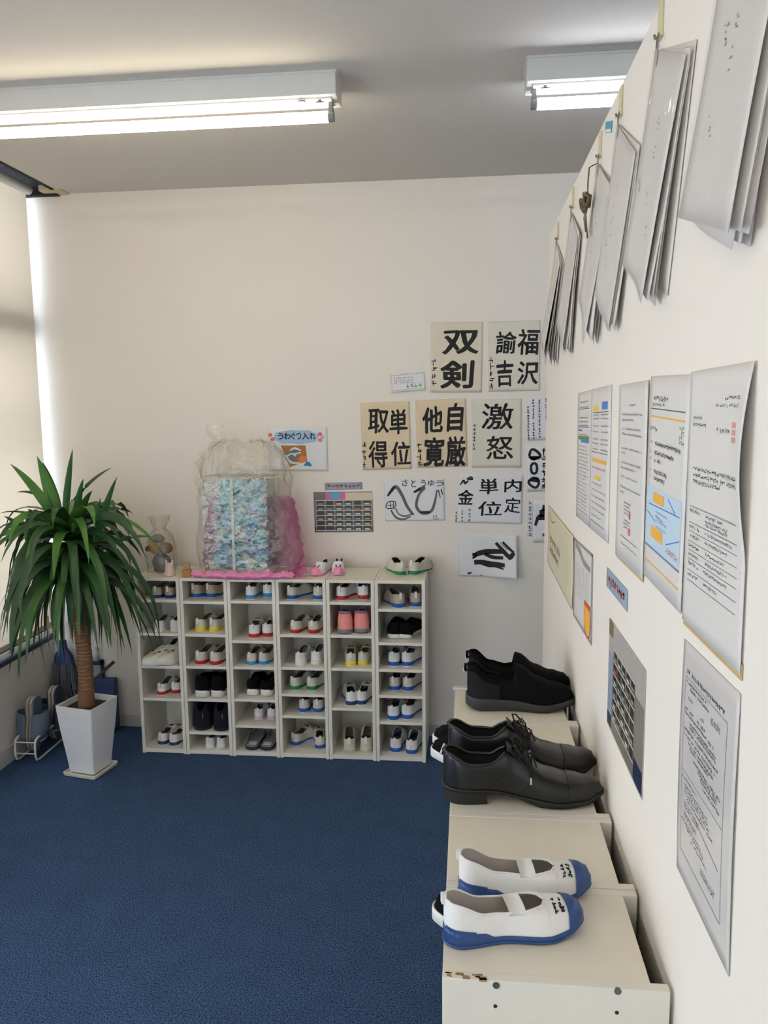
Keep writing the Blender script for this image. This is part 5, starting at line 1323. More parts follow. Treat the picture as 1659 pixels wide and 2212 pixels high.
# brown ribbon bow
BRN = mat('brown_satin_ribbon', rgb(96, 78, 44), 0.5, 0.15, 40)
p = on_part(1290, 362)
r = empty('ribbon_bow', mw=Matrix.Translation((X_PART, p.y, p.z)) @ RB_PART, label='brown ribbon with bow hanging between the paper bundles', cat='ribbon')
def ribbon(pts, w, name, par, m):
    V = []; F = []
    for i, (x, y, z) in enumerate(pts): V += [(x - w / 2, y, z), (x + w / 2, y, z), (x - w / 2, y, z + 0.001), (x + w / 2, y, z + 0.001)]
    for i in range(len(pts) - 1):
        a, b = 4 * i, 4 * i + 4
        F += [(a, a + 1, b + 1, b), (a + 2, b + 2, b + 3, a + 3), (a, b, b + 2, a + 2), (a + 1, a + 3, b + 3, b + 1)]
    F += [(0, 2, 3, 1), (len(V) - 4, len(V) - 3, len(V) - 1, len(V) - 2)]
    return put(name, recalc(mdata(name, V, F, m, True)), par)
ribbon([(0, 0.0, 0.016), (0.002, -0.03, 0.018), (0, -0.07, 0.018)], 0.018, 'band', r, BRN)
bw = MB()
for sg in (-1, 1):
    bw.tube([(0, -0.07, 0.02), (sg * 0.026, -0.058, 0.028), (sg * 0.05, -0.068, 0.022), (sg * 0.026, -0.082, 0.02), (0, -0.072, 0.02)], 0.0055, 6)
bw.tube([(-0.004, -0.071, 0.022), (0.004, -0.071, 0.022)], 0.008, 8)
bw.build('bow', BRN, r, True)
ribbon([(0, -0.07, 0.019), (-0.02, -0.095, 0.022), (-0.016, -0.125, 0.018)], 0.014, 'tail', r, BRN)
ribbon([(0, -0.07, 0.019), (0.008, -0.10, 0.022), (0.012, -0.145, 0.018)], 0.014, 'tail', r, mat('dark_green_ribbon', rgb(40, 70, 50), 0.5))
MB().tube([(0, 0.008, 0.0), (0, 0.004, 0.010), (0, 0.0, 0.017)], 0.0012, 5).build('hanging_thread', BRN, r)
# small blue sticker with strip
p = on_part(1315, 272)
s = Sheet('wall_sticker', 'small blue and white sticker near the top edge of the partition', 'sticker', 'part', [(1309, 264), (1323, 262), (1323, 284), (1309, 286)], mat('sticker_teal', rgb(60, 150, 178), 0.5))
s.rect(0.1, 0.7, 0.95, 0.95, RUB['white'], 'print'); s.done()

# ------------------------------------------------------------------ potted yucca-like plant
PX, PY = -1.668, 3.205
PA = radians(-12)
pl = empty('potted_plant', (PX, PY, 0), PA, 'tall leafy dracaena-like plant in a tapered white planter by the window', 'plant')
PLW = mat('planter_white_plastic', rgb(232, 232, 234), 0.32, 0.01, 10)
def sq(hw, z, n=5, rr=0.012):
    out = []
    for k, (sx, sy) in enumerate(((1, 1), (-1, 1), (-1, -1), (1, -1))):
        for j in range(n):
            a = k * pi / 2 + pi / 2 * j / (n - 1)
            out.append((sx * (hw - rr) + rr * cos(a), sy * (hw - rr) + rr * sin(a), z))
    return out
def loft(rings, m, name, par, smooth=True, caps=(True, True)):
    n = len(rings[0]); V = [p for r_ in rings for p in r_]; F = []
    for k in range(len(rings) - 1):
        for i in range(n):
            j = (i + 1) % n; F.append((k * n + i, k * n + j, (k + 1) * n + j, (k + 1) * n + i))
    if caps[0]: F.append(tuple(range(n - 1, -1, -1)))
    if caps[1]: F.append(tuple((len(rings) - 1) * n + i for i in range(n)))
    o = mesh(name, V, F, m, par, smooth)
    if smooth:
        try: o.data.set_sharp_from_angle(angle=radians(40))
        except Exception: pass
    return o
prof = [(0.064, 0.016), (0.068, 0.06), (0.074, 0.12), (0.081, 0.18), (0.087, 0.24), (0.091, 0.29), (0.093, 0.318), (0.093, 0.322), (0.087, 0.322), (0.085, 0.30), (0.082, 0.285)]
loft([sq(a, z, rr=0.008) for a, z in prof], PLW, 'planter', pl, caps=(True, False))
loft([sq(0.078, 0.0), sq(0.083, 0.004), sq(0.085, 0.017), sq(0.081, 0.018), sq(0.079, 0.008)], mat('saucer_cream_plastic', rgb(222, 218, 204), 0.4), 'saucer', pl)
SOIL = mat('dark_potting_soil', rgb(58, 40, 32), 0.95, 0.4, 80, 1.0, 120)
loft([sq(0.084, 0.27), sq(0.084, 0.297), sq(0.05, 0.303), sq(0.02, 0.306)], SOIL, 'soil', pl)
BARK = mat('plant_bark', rgb(124, 88, 62), 0.85, 0.25, 30, 0.6, 90)
tk = MB(); pts = []; rad = []
base = Vector((0.0, -0.005, 0.29))
topc = Vector((-0.055, 0.03, 0.92))
for k in range(44):
    t = k / 43
    p = base.lerp(topc, t) + Vector((0.012 * sin(3 * t), 0.008 * sin(5 * t), 0))
    pts.append(p); rad.append((0.030 + 0.006 * (1 - t) ** 3 + (0.0016 if k % 2 else -0.0006)) * (1 if t < 0.8 else 1 - 0.6 * (t - 0.8) / 0.2))
tk.tube(pts, rad, 14)
tk.build('trunk', BARK, pl, True)
sc_ = MB(); random.seed(3)
for k in range(24):
    t = 0.02 + 0.62 * k / 24
    c = base.lerp(topc, t); a0 = random.uniform(-2.6, -1.6); ln = random.uniform(0.9, 1.9)
    arc = []
    for j in range(6):
        a = a0 + ln * j / 5
        arc.append(c + Vector((0.012 * sin(3 * t), 0.008 * sin(5 * t), 0)) + Vector((cos(a), sin(a), 0)) * 0.0335 + Vector((0, 0, 0.0025 * sin(j * 0.6 + k))))
    sc_.tube(arc, 0.0011, 4)
sc_.build('leaf_scars', mat('leaf_scar_tan', rgb(186, 160, 128), 0.9), pl)
def leafmat(name, a, b):
    m = mat(name, a, 0.42, 0.2, 12, 0.15, 60, col2=b)
    bs = m.node_tree.nodes['Principled BSDF']
    return m
LM = [leafmat('leaf_deep_green', rgb(28, 60, 34), rgb(48, 88, 46)), leafmat('leaf_green', rgb(38, 80, 38), rgb(60, 108, 48)), leafmat('leaf_bright_green', rgb(62, 112, 42), rgb(92, 142, 58))]
DRY = mat('leaf_dry_tip', rgb(176, 140, 96), 0.8)
inv = pl.matrix_basis.inverted() if False else (Matrix.Translation((PX, PY, 0)) @ Matrix.Rotation(PA, 4, 'Z')).inverted()
def leaf(b, c, t, wmax, m, turn=0.0):
    b, c, t = Vector(b), Vector(c), Vector(t)
    n = 9; V = []; F = []
    for k in range(n + 1):
        s_ = k / n
        p = b * (1 - s_) ** 2 + c * 2 * s_ * (1 - s_) + t * s_ ** 2
        d = ((c - b) * (1 - s_) + (t - c) * s_)
        d = d.normalized() if d.length > 1e-6 else Vector((0, 0, 1))
        hz = Vector((p.x - b.x, p.y - b.y, 0))
        ref = (t - b); ref.z = 0
        side = Vector((0, 0, 1)).cross(ref)
        side = side.normalized() if side.length > 0.01 else Vector((1, 0, 0))
        if turn:
            sd2 = d.cross(TOCAM)
            if sd2.dot(side) < 0: sd2 = -sd2
            side = (side * (1 - turn) + sd2 * turn).normalized(); side = (side - d * side.dot(d)).normalized()
        nn = side.cross(d).normalized()
        w = wmax * 0.5 * (min(1, (s_ + 0.25) * 1.8) ** 0.7) * (max(0.0, 1 - s_ ** 2.2) ** 0.95) + 0.0004
        V += [p - side * w + nn * -w * 0.28, p, p + side * w + nn * -w * 0.28]
    for k in range(n):
        a = 3 * k
        F += [(a, a + 1, a + 4, a + 3), (a + 1, a + 2, a + 5, a + 4)]
    o = mesh('leaf', V, F, m, pl, True)
    return o
def W2L(v): return inv @ Vector(v)
random.seed(77)
TOCAM = (Matrix.Rotation(-PA, 3, 'Z') @ Vector((1.6, -3.2, 0.3))).normalized()
core = W2L(on(152, 1190, 1, 3.21))
def base_at(z_): # along the crown axis
    t = (z_ - 0.29) / (0.92 - 0.29)
    return Vector((-0.055 * min(t, 1.05) + 0.0, 0.03 * min(t, 1.05), z_))
# upright leaves that show against the wall: (tip pixel, depth, width, material)
for (u, v, yy, wd, mi, bu, bv) in ((22, 1002, 3.12, 0.046, 2, 125, 1130), (80, 985, 3.16, 0.055, 2, 125, 1130), (92, 998, 3.2, 0.05, 1, 130, 1130), (157, 970, 3.22, 0.032, 1, 140, 1130), (242, 1010, 3.28, 0.016, 0, 160, 1080),
        (253, 1030, 3.2, 0.034, 1, 205, 1180), (180, 1034, 3.2, 0.036, 1, 160, 1150), (199, 1060, 3.14, 0.034, 1, 165, 1140), (217, 1075, 3.18, 0.026, 1, 205, 1190), (240, 1108, 3.22, 0.032, 0, 165, 1120),
        (35, 1063, 3.26, 0.018, 0, 120, 1090), (0, 1108, 3.2, 0.012, 0, 110, 1130), (8, 1115, 3.14, 0.03, 1, 75, 1170), (332, 1160, 3.2, 0.022, 1, 215, 1190), (60, 1100, 3.24, 0.03, 0, 100, 1150), (-10, 1162, 3.08, 0.05, 2, 125, 1145), (195, 1085, 3.24, 0.02, 0, 190, 1150)):
    tip = W2L(on(u, v, 1, yy)); bb = W2L(on(bu, bv, 1, 3.22))
    ctl = bb.lerp(tip, 0.5) + Vector((0, 0, 0.03 + 0.02 * random.random()))
    leaf(bb, ctl, tip, wd, LM[mi], 0.85)
nl = 112
for k in range(nl):
    f = k / nl
    az = k * 2.39996 + random.uniform(-0.2, 0.2)
    z0 = 1.12 - 0.24 * f + random.uniform(-0.02, 0.02)
    b = base_at(z0)
    # limit reach towards the window and the walls
    reach = random.uniform(0.24, 0.43)
    d = Vector((cos(az), sin(az), 0))
    wd_ = Matrix.Rotation(PA, 3, 'Z') @ d
    wx = PX + b.x; wy = PY + b.y
    if wd_.x < 0: reach = min(reach, (wx + 2.0) / -wd_.x)
    if wd_.y > 0: reach = min(reach, (3.66 - wy) / wd_.y)
    for _ in range(12):
        tw = Matrix.Rotation(PA, 3, 'Z') @ (b + d * reach) + Vector((PX, PY, 0))
        if tw.x > -1.545 and tw.y > 3.33: reach *= 0.92
    rise = (0.16 - 0.13 * f) + random.uniform(-0.05, 0.05)
    drop = -0.02 + 0.50 * f + random.uniform(-0.08, 0.10)
    drop = max(-0.03, min(drop, z0 - (0.62 if d.dot(TOCAM) > 0.6 else 0.46)))
    tip = b + d * reach + Vector((0, 0, -drop))
    ctl = b + d * reach * random.uniform(0.60, 1.0) + Vector((0, 0, rise))
    leaf(b, ctl, tip, random.uniform(0.036, 0.050), LM[random.choice([0, 0, 0, 1, 1, 2]) if f < 0.4 else random.choice([0, 0, 1])], random.choice([0, 0.3, 0.6]))
# hanging leaves close to the trunk
for k in range(26):
    az = k * 2.39996 + 0.7; d = Vector((cos(az), sin(az), 0))
    z0 = random.uniform(0.84, 0.94); b = base_at(z0); rch = random.uniform(0.08, 0.17)
    fr_c = d.dot(TOCAM) > 0.35
    tip = b + d * rch + Vector((0, 0, -random.uniform(0.18, 0.30) if fr_c else -random.uniform(0.30, 0.46))); ctl = b + d * rch * 1.25 + Vector((0, 0, 0.03))
    leaf(b, ctl, tip, random.uniform(0.032, 0.048), LM[0])
for (u, v0, v1) in ((152, 1345, 1385), (104, 1330, 1380), (168, 1335, 1372)):
    leaf(W2L(on(u, v0, 1, 3.12)), W2L(on(u, (v0 + v1) / 2, 1, 3.11)), W2L(on(u + 2, v1, 1, 3.115)), 0.012, DRY)

# ------------------------------------------------------------------ slippers in their stand, broom, dustpan
DEN = mat('grey_blue_denim', rgb(96, 108, 124), 0.9, 0.15, 60, 0.6, 500)
DEND = mat('dark_denim', rgb(58, 66, 84), 0.9, 0.15, 60, 0.6, 500)
FRAY = mat('frayed_edge', rgb(176, 178, 182), 0.95)
SOLT = mat('slipper_sole_tan', rgb(158, 140, 122), 0.85)
def slipper(y, x, face, tiltx, label, dn):
    """stands on its toe, heel up; face = +1 upper bulges to +x"""
    L, W = 0.255, 0.092
    r = empty('slipper', (x, y, 0.028), 0, label, 'slipper', 'denim slippers in the stand')
    r.rotation_euler = (tiltx, 0, 0)
    # local: plane y-z is the sole plane; x = thickness direction
    def half(t): return outline(1 - t, W, 0.86, 0.80, 1.0, 0.34)     # t = 0 toe at the bottom
    n = 20; V = []; F = []
    ts = stations(n)
    for th in (0.0, 0.011):
        ring = [(th * face, half(t), L * t) for t in ts] + [(th * face, -half(t), L * t) for t in ts[-2:0:-1]]
        V += ring
    m_ = len(V) // 2
    for i in range(m_): F.append((i, (i + 1) % m_, m_ + (i + 1) % m_, m_ + i))
    F += [tuple(range(m_ - 1, -1, -1)), tuple(range(m_, 2 * m_))]
    put('sole', recalc(mdata('sole', V, F, SOLT)), r)
    # insole with rounded heel
    V = []; F = []
    ring0 = [(0.0115 * face, half(t) * 0.98, L * t) for t in ts] + [(0.0115 * face, -half(t) * 0.98, L * t) for t in ts[-2:0:-1]]
    ring1 = [(0.018 * face, a * 0.95, z) for _, a, z in ring0]
    V = ring0 + ring1; m_ = len(ring0)
    for i in range(m_): F.append((i, (i + 1) % m_, m_ + (i + 1) % m_, m_ + i))
    F += [tuple(range(m_ - 1, -1, -1)), tuple(range(m_, 2 * m_))]
    put('insole', recalc(mdata('insole', V, F, dn)), r)
    # upper band from t=.24 to t=.68
    V = []; F = []; nu, nv = 8, 14
    for lay in (0, 0.004):
        for i in range(nu + 1):
            t = 0.22 + 0.46 * i / nu; h = half(t) + 0.004
            top = interp([(0.2, 0.034), (0.45, 0.062), (0.7, 0.058)], t)
            for j in range(nv + 1):
                a = pi * j / nv
                V.append(((0.010 + (top + lay) * sin(a) ** 0.8) * face, (h + lay) * cos(a), L * t + 0.012 * sin(a) * (1 if i == nu else 0.4)))
    N = (nu + 1) * (nv + 1)
    for i in range(nu):
        for j in range(nv):
            a = i * (nv + 1) + j; qd = (a, a + 1, a + nv + 2, a + nv + 1); F.append(qd); F.append(tuple(k + N for k in qd[::-1]))
    rim = [j for j in range(nv + 1)] + [i * (nv + 1) + nv for i in range(1, nu + 1)] + [nu * (nv + 1) + j for j in range(nv - 1, -1, -1)] + [i * (nv + 1) for i in range(nu - 1, 0, -1)]
    for a, b in zip(rim, rim[1:] + rim[:1]): F.append((a, b, b + N, a + N))
    up = put('upper', recalc(mdata('upper', V, F, dn, True)), r)
    fr_ = MB(); random.seed(int(y * 1000) + face)
    for j in range(26):
        a = pi * (j + random.random() * 0.6) / 26; t = 0.22; h = half(t) + 0.006
        top = 0.037
        p = Vector(((0.010 + top * sin(a) ** 0.8) * face, h * cos(a), L * t + 0.005 * sin(a)))
        fr_.tube([p, p + Vector((0.004 * face * random.random(), random.uniform(-0.004, 0.004), -0.010))], 0.0011, 4)
    fr_.build('frayed_hem', FRAY, up)
    ln = MB().tube([((0.010 + 0.060 * sin(pi * j / nv) ** 0.8) * face, (half(0.68) + 0.006) * cos(pi * j / nv), L * 0.68 + 0.012 * sin(pi * j / nv)) for j in range(nv + 1)], 0.003, 6)
    ln.build('trim', dn, up, True)
for k, (y, dn, dsc) in enumerate(((3.32, DEN, 'front pair'), (3.46, DEND, 'rear pair'))):
    slipper(y, -1.998 + 0.03 * k, 1, radians(-6), f'grey denim slipper facing the planter, {dsc} in the white stand', dn)
    slipper(y, -2.003 + 0.03 * k, -1, radians(-6), f'grey denim slipper facing the window wall, {dsc} in the white stand', dn)
sr = empty('slipper_stand', (-2.0, 3.25, 0), 0, 'low white wire slipper stand on the carpet by the window wall', 'stand')
for x in (-0.048, 0.048):
    m = MB().tube([(x, 0.36, 0.012), (x, 0.10, 0.010), (x, 0.03, 0.008), (x, 0.008, 0.014), (x, 0.0, 0.035), (x, 0.0, 0.085), (x, 0.008, 0.105), (x, 0.03, 0.112), (x, 0.36, 0.112)], 0.0052, 8)
    m.build('side_rail', M_WHITE, sr, True)
for z in (0.045, 0.098):
    for y in (0.0, 0.15, 0.32):
        MB().tube([(-0.048, y, z if y < 0.01 else 0.112), (0.048, y, z if y < 0.01 else 0.112)], 0.0032, 6).build('cross_bar', M_WHITE, sr, True)
# broom leaning in the corner
br = empty('broom', (-2.0, 3.64, 0.0), 0, 'broom with dark blue head and grey bristles leaning in the window corner', 'broom')
BRB = mat('broom_blue_plastic', rgb(36, 54, 88), 0.5); BRS = mat('broom_grey_bristle', rgb(98, 98, 106), 0.9, 0.2, 60)
MB().tube([(0, 0, 0.44), (-0.01, 0.035, 0.92)], 0.011, 10).build('handle', mat('broom_handle_white', rgb(206, 212, 222), 0.4), br, True)
loft([[(0.017 * cos(a), 0.014 * sin(a), 0.46) for a in [2 * pi * k / 16 for k in range(16)]], [(0.022 * cos(a), 0.016 * sin(a), 0.42) for a in [2 * pi * k / 16 for k in range(16)]],
      [(0.048 * cos(a), 0.022 * sin(a), 0.385) for a in [2 * pi * k / 16 for k in range(16)]], [(0.055 * cos(a), 0.024 * sin(a), 0.345) for a in [2 * pi * k / 16 for k in range(16)]]][::-1], BRB, 'head', br)
bs_ = MB(); random.seed(9)
for k in range(150):
    a, b = random.uniform(-1, 1), random.uniform(-1, 1)
    bs_.tube([(0.05 * a, 0.02 * b, 0.35), (0.062 * a, 0.028 * b, 0.26), (0.085 * a + random.uniform(-0.01, 0.01), 0.038 * b, 0.16 + 0.02 * random.random())], 0.0016, 3)
o = bs_.build('bristles', BRS, br); o['kind'] = 'stuff'
dp = empty('dustpan', (-1.815, 3.63, 0.0), 0, 'dark blue dustpan standing behind the planter with dark stick handle', 'dustpan')
DPB = mat('dustpan_blue_plastic', rgb(38, 56, 104), 0.4)
m = MB()
m.add([(-0.08, 0.03, 0.02), (0.08, 0.03, 0.02), (0.065, 0.06, 0.26), (-0.065, 0.06, 0.26), (-0.08, -0.03, 0.02), (0.08, -0.03, 0.02), (0.065, 0.02, 0.26), (-0.065, 0.02, 0.26)],
      [(0, 3, 2, 1), (4, 5, 6, 7), (0, 1, 5, 4), (2, 3, 7, 6), (0, 4, 7, 3), (1, 2, 6, 5)])
m.build('pan', DPB, dp, bevel=0.006)
MB().tube([(-0.10, -0.06, 0.22), (0.0, -0.03, 0.29), (0.08, 0.0, 0.36)], 0.008, 8).build('handle', mat('dark_grey_plastic', rgb(56, 58, 62), 0.5), dp, True)
# small dark holder on the back wall behind the leaves
hp = on_back(213, 1455)
hd = empty('wall_holder', (hp.x, D_BACK, hp.z), 0, 'small dark blue framed holder on back wall behind the leaves', 'holder')
fr2 = MB().box(-0.034, -0.026, -0.03, -0.008, -0.075, 0.075).box(0.026, 0.034, -0.03, -0.008, -0.075, 0.075).box(-0.034, 0.034, -0.03, -0.008, 0.055, 0.075).box(-0.034, 0.034, -0.03, -0.008, -0.078, -0.05).box(-0.034, 0.034, -0.008, 0.0, -0.075, 0.075)
fr2.build('frame', mat('holder_dark_blue', rgb(36, 44, 60), 0.5), hd)
bx('card', -0.024, 0.024, -0.016, -0.012, -0.05, 0.05, mat('holder_card', rgb(150, 158, 160), 0.6), hd)
MB().tube([(0, -0.018, 0.075), (0, -0.018, 0.14)], [0.016, 0.012], 12).build('cap', mat('holder_cap_white', rgb(196, 204, 214), 0.3), hd, True)

# ------------------------------------------------------------------ things on top of the racks: bag with pompom ornament, figurine, blocks
def k4(x, y): return (400 + x * 0.16878, 920 + y * 0.16878)
YF = Y_FRONT + 0.035
# transparent case
c0 = on(*k4(255, 1920), 2, H_RACK); c1_ = on(*k4(1075, 1920), 2, H_RACK)
xa, xb_ = -1.155, -0.865
pa = on(*k4(225, 660), 1, YF); pb = on(*k4(1040, 640), 1, YF)
x_l, x_r = on(*k4(240, 1500), 1, YF).x, on(*k4(1060, 1500), 1, YF).x
z_t = (pa.z + pb.z) / 2
cs = empty('display_case', (0, 0, 0), 0, 'clear upright display case inside the pink bag, with white base', 'case')
cs.location = ((x_l + x_r) / 2, YF, H_RACK + 0.004)
hw, hh, dd = (x_r - x_l) / 2, z_t - H_RACK - 0.006, 0.17
CASE = film('case_clear_acrylic', (0.985, 0.99, 0.99, 1), 0.06, 0.06, 0.02, bump=0.5)
bx('base', -hw, hw, 0, dd, 0, 0.022, mat('case_base_white', rgb(216, 208, 204), 0.5), cs, bevel=0.002)
for nm, b_ in (('front_panel', (-hw, hw, 0.0, 0.001)), ('rear_panel', (-hw, hw, dd - 0.001, dd))):
    bx(nm, b_[0], b_[1], b_[2], b_[3], 0.022, hh, CASE, cs)
for sg in (-1, 1): bx('side_window', sg * hw - 0.0006, sg * hw + 0.0006, 0.001, dd - 0.001, 0.022, hh, CASE, cs)
bx('lid', -hw, hw, 0, dd, hh, hh + 0.002, CASE, cs)
px_post = on(*k4(612, 1300), 1, YF).x - cs.location.x
bx('ribbon_post', px_post - 0.006, px_post + 0.006, -0.004, -0.001, 0.0, hh, mat('case_post_cream', rgb(200, 198, 186), 0.5), cs)
# pompom ornament
def pompom_mesh(name, m, seed):
    random.seed(seed); bm = bmesh.new(); bmesh.ops.create_icosphere(bm, subdivisions=2, radius=1.0)
    for v in bm.verts: v.co *= 1 + random.uniform(-0.24, 0.16)
    me = bpy.data.meshes.new(name); bm.to_mesh(me); bm.free(); me.materials.append(m)
    me.polygons.foreach_set('use_smooth', [True] * len(me.polygons)); return me
PC = [mat('pompom_blue', rgb(24, 146, 200), 0.9, 0.1, 60, 0.8, 300), mat('pompom_teal', rgb(40, 176, 180), 0.9, 0.1, 60, 0.8, 300), mat('pompom_cream', rgb(216, 214, 200), 0.9, 0.05, 60, 0.8, 300),
      mat('pompom_pale_blue', rgb(110, 196, 214), 0.9, 0.1, 60, 0.8, 300), mat('pompom_green', rgb(30, 146, 124), 0.9, 0.1, 60, 0.8, 300)]
PMESH = [pompom_mesh('pompom', PC[i], 60 + i) for i in range(5)]
po = empty('pompom_ornament', cs.location, 0, 'tall ornament of blue, teal and cream pompoms inside the clear case', 'ornament')
po.location.z += 0.0225
random.seed(15)
def in_shape(x, y):   # outline measured on the enlarged view
    if y < 700 or y > 1850: return False
    if y < 1040: return 430 < x < 1000
    if y < 1360: return 480 < x < 1010
    if y < 1600: return 450 < x < 1050
    return 310 < x < 1090
done_ = []
tries = 0
while len(done_) < 130 and tries < 12000:
    tries += 1
    x, y = random.uniform(310, 1090), random.uniform(700, 1850)
    rr = random.choice([0.020, 0.025, 0.030, 0.036])
    if not in_shape(x, y): continue
    yd = YF + random.uniform(0.035, 0.12)
    p = on(*k4(x, y), 1, yd)
    if p.z - rr < H_RACK + 0.026: p.z = H_RACK + 0.0265 + rr
    if any((p - q_).length < (rr + r2_) * 0.52 for q_, r2_ in done_): continue
    l = p - cs.location
    if abs(l.x) > hw - rr - 0.003 or l.z > hh - rr - 0.004 or l.y < rr * 0.95 + 0.002 or l.y > dd - rr * 0.9: continue
    done_.append((p, rr))
    ci = random.choices(range(5), [30, 26, 28, 12, 7])[0]
    q_ = p - po.location
    put('pompom', PMESH[ci], po, loc=q_, rot=(random.random() * 3, random.random() * 3, 0), scale=(rr, rr, rr))
# the bag: pink film low and at the sides, clear gathered film above
PINKF = film('pink_cellophane', (0.95, 0.60, 0.80, 1), 0.10, 0.18, 0.38, (0.86, 0.34, 0.62, 1), 0.9)
CLEARF = film('clear_cellophane', (0.99, 0.985, 0.965, 1), 0.07, 0.10, 0.12, (0.88, 0.85, 0.78, 1), 1.0)
bag = empty('gift_bag', (cs.location.x + 0.045, YF + 0.08, H_RACK), 0, 'big clear and pink cellophane gift bag standing on the shoe racks', 'bag')
def bag_ring(cx_, hw_, hd_, z, k, a0=0.0, a1=2 * pi, n=56, wr=0.008):
    out = []
    for i in range(n):
        a = a0 + (a1 - a0) * i / (n - 1 if a1 - a0 < 6.2 else n)
        e = 0.62
        x = hw_ * (abs(cos(a)) ** e) * (1 if cos(a) >= 0 else -1); y = hd_ * (abs(sin(a)) ** e) * (1 if sin(a) >= 0 else -1)
        w_ = wr * (sin(7 * a + 3 * k) + 0.6 * sin(13 * a - 2.1 * k) + 0.4 * sin(23 * a + k))
        out.append((cx_ + x * (1 + w_ / max(hw_, 0.03)), max(min(y * (1 + w_ / max(hd_, 0.03)), 0.20), -0.118), z + wr * 0.5 * sin(5 * a + 2 * k)))
    return out
def open_loft(rings, m, name, par):
    n = len(rings[0]); V = [p for r_ in rings for p in r_]; F = []
    for k in range(len(rings) - 1):
        for i in range(n - 1): F.append((k * n + i, k * n + i + 1, (k + 1) * n + i + 1, (k + 1) * n + i))
    return mesh(name, V, F, m, par, True)
# pink side/back wrap (open at the front)
rings = []
for k in range(15):
    t = k / 14
    z = 0.012 + 0.335 * t
    hwk = interp([(0, 0.205), (0.2, 0.225), (0.6, 0.205), (1, 0.185)], t)
    rings.append(bag_ring(0.012, hwk, 0.118, z, k * 0.8, -pi / 2 + 0.95, 3 * pi / 2 - 1.30))
open_loft(rings, PINKF, 'pink_wrap', bag)
# rumpled pink hem along the front bottom
hem = []
for k in range(7):
    t = k / 6
    hem.append([(-0.235 + 0.46 * i / 40 + 0.004 * sin(i + k), -0.118 - 0.022 * sin(pi * t) + 0.004 * sin(i * 1.7 + k), 0.003 + 0.030 * t * (1 + 0.18 * sin(i * 0.9) + 0.15 * sin(i * 2.3)) - 0.016 * sin(pi * i / 40) * (1 - t) * 0.5) for i in range(41)])
open_loft(hem, mat('pink_cellophane_hem', rgb(222, 132, 176), 0.3, 0.15, 30, 0.8, 60), 'pink_hem', bag)
# flared pink tail at the right
tail = []
for k in range(9):
    t = k / 8
    tail.append([(0.18 + 0.10 * t * (1 - 0.3 * i / 14) + 0.006 * sin(i * 1.5), -0.09 + 0.10 * i / 14 + 0.01 * sin(k + i), 0.004 + (0.05 + 0.03 * sin(i)) * t * (i / 14) + 0.004) for i in range(15)])
open_loft(tail, PINKF, 'pink_tail', bag)
# clear film: full body and gathered top
rings = []
prof_ = [(0.04, 0.232, 0.118, 0.0), (0.10, 0.238, 0.118, 0.0), (0.18, 0.234, 0.118, 0.0), (0.27, 0.218, 0.118, -0.008), (0.36, 0.205, 0.116, -0.014), (0.44, 0.200, 0.112, -0.018), (0.51, 0.195, 0.10, -0.02), (0.565, 0.170, 0.085, -0.02), (0.60, 0.125, 0.065, -0.02), (0.615, 0.07, 0.045, -0.03)]
for k, (z, a, b, dx) in enumerate(prof_):
    rings.append(bag_ring(dx, a, b, z, k * 1.3, wr=0.016 if z > 0.4 else 0.007))
n = len(rings[0]); V = [p for r_ in rings for p in r_]; F = []
for k in range(len(rings) - 1):
    for i in range(n): F.append((k * n + i, k * n + (i + 1) % n, (k + 1) * n + (i + 1) % n, (k + 1) * n + i))
mesh('clear_film', V, F, CLEARF, bag, True)
# gathered knot and upstanding tuft at the left
tuft = []
for k in range(7):
    t = k / 6
    tuft.append([(-0.105 + 0.01 * sin(k) - 0.035 * t + (0.02 + 0.022 * t) * cos(2 * pi * i / 14), -0.02 + (0.015 + 0.012 * t) * sin(2 * pi * i / 14), 0.565 + 0.12 * t + 0.012 * sin(i * 2.2)) for i in range(15)])
open_loft(tuft, CLEARF, 'tuft', bag)
# fold lines: gold-ish tie under the gather
tie = MB().tube([(-0.19 + 0.38 * i / 30, -0.113 - 0.004 * sin(pi * i / 30) , 0.447 + 0.008 * i / 30 + 0.003 * sin(i * 1.4)) for i in range(31)], 0.0022, 5)
tie.build('fold_line', mat('cellophane_fold', rgb(206, 196, 160), 0.25), bag, True)
# wooden cube next to the bag
p = on(398, 1249, 2, H_RACK)
wb = empty('wooden_block', (p.x, Y_FRONT + 0.03, H_RACK), radians(12), 'small amber wooden block beside the pink bag', 'block')
WD = mat('amber_wood', rgb(176, 116, 58), 0.5, 0.25, 30)
bx('block', -0.02, 0.02, -0.018, 0.018, 0, 0.034, WD, wb, bevel=0.003)
bx('upper_block', -0.012, 0.014, 0.0, 0.018, 0.034, 0.062, mat('pale_wood', rgb(168, 142, 100), 0.6, 0.2, 30), wb, bevel=0.002)
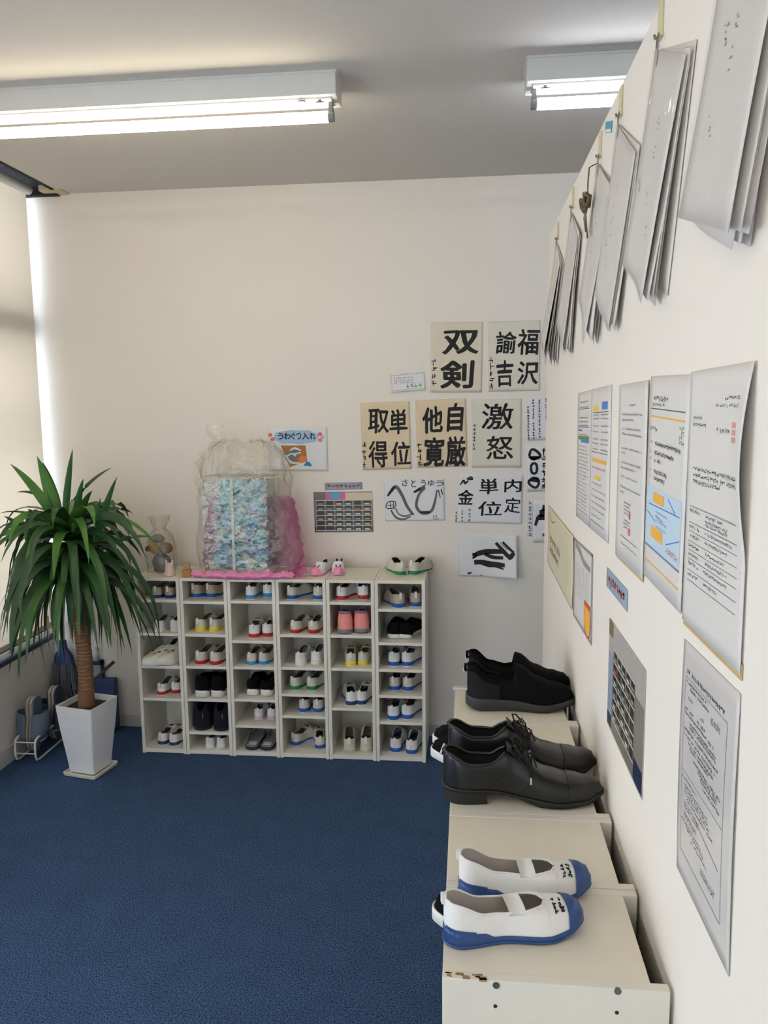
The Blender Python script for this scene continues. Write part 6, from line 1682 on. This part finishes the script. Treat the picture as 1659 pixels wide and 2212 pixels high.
# little wrapped figurine, dark cube and pink crown-shaped ornament on the first rack
def ball(n_, c, r_, m, par, sc_3=(1, 1, 1), seed=0):
    bm = bmesh.new(); bmesh.ops.create_icosphere(bm, subdivisions=3, radius=1.0)
    random.seed(seed)
    for v in bm.verts: v.co = Vector((v.co.x * sc_3[0], v.co.y * sc_3[1], v.co.z * sc_3[2])) * r_ * (1 + random.uniform(-0.02, 0.02)) + Vector(c)
    me = bpy.data.meshes.new(n_); bm.to_mesh(me); bm.free(); me.materials.append(m); me.polygons.foreach_set('use_smooth', [True] * len(me.polygons))
    return put(n_, me, par)
fp = on(352, 1228, 2, H_RACK)
fg = empty('plush_figure', (fp.x + 0.025, Y_FRONT + 0.13, H_RACK), 0, 'small grey and tan plush figure in clear wrap on the first rack', 'plush toy')
GF = mat('plush_grey', rgb(104, 106, 104), 0.95, 0.15, 60); TF = mat('plush_tan', rgb(176, 146, 92), 0.95, 0.2, 40); BF = mat('plush_brown', rgb(122, 86, 50), 0.95, 0.2, 40)
ball('body', (0, 0, 0.045), 0.04, GF, fg, (1.1, 0.9, 1.1), 1)
ball('head', (-0.025, -0.005, 0.12), 0.035, TF, fg, (1.0, 1.0, 1.0), 2)
ball('arm', (0.025, -0.01, 0.115), 0.030, BF, fg, (1.2, 0.8, 0.9), 3)
ball('hat', (-0.015, 0.0, 0.155), 0.03, GF, fg, (1.1, 1, 0.8), 4)
ball('snout', (-0.05, -0.03, 0.115), 0.014, mat('plush_dark', rgb(74, 52, 44), 0.9), fg, (1, 1, 1), 5)
rings = [bag_ring(0.0, a, b, z, k * 1.1, wr=0.006, n=40) for k, (z, a, b) in enumerate(((0.002, 0.06, 0.05), (0.06, 0.066, 0.055), (0.13, 0.064, 0.055), (0.18, 0.045, 0.04), (0.205, 0.022, 0.02), (0.235, 0.035, 0.03), (0.265, 0.045, 0.03)))]
n = len(rings[0]); V = [p for r_ in rings for p in r_]; F = []
for k in range(len(rings) - 1):
    for i in range(n): F.append((k * n + i, k * n + (i + 1) % n, (k + 1) * n + (i + 1) % n, (k + 1) * n + i))
mesh('clear_wrap', V, F, film('figure_wrap', (0.97, 0.965, 0.95, 1), 0.07, 0.1, 0.10, (0.78, 0.74, 0.7, 1), 0.9), fg, True)
p = on(345, 1233, 2, H_RACK)
bk = bx('dark_cube', -0.021, 0.021, -0.018, 0.018, 0, 0.042, mat('dark_navy_cube', rgb(34, 38, 50), 0.6), None, bevel=0.005)
bk.location = (p.x, p.y, H_RACK); tag(bk, 'small dark navy cube beside the pink ornament on first rack', 'cube')
p = on(367, 1243, 2, H_RACK)
pk = empty('pink_ornament', (p.x, p.y, H_RACK), 0, 'pale pink tapered ornament with two points on the first rack', 'ornament')
PKM = mat('pale_pink_ceramic', rgb(214, 190, 184), 0.5, 0.05)
MB().lathe([(0.026, 0.0), (0.0265, 0.004), (0.023, 0.02), (0.020, 0.045), (0.0185, 0.055), (0.014, 0.058)], 18).build('body', PKM, pk, True)
for sg in (-1, 1):
    MB().tube([(sg * 0.011, 0, 0.05), (sg * 0.014, 0, 0.062), (sg * 0.015, 0, 0.073)], [0.008, 0.006, 0.002], 8).build('point', PKM, pk, True)
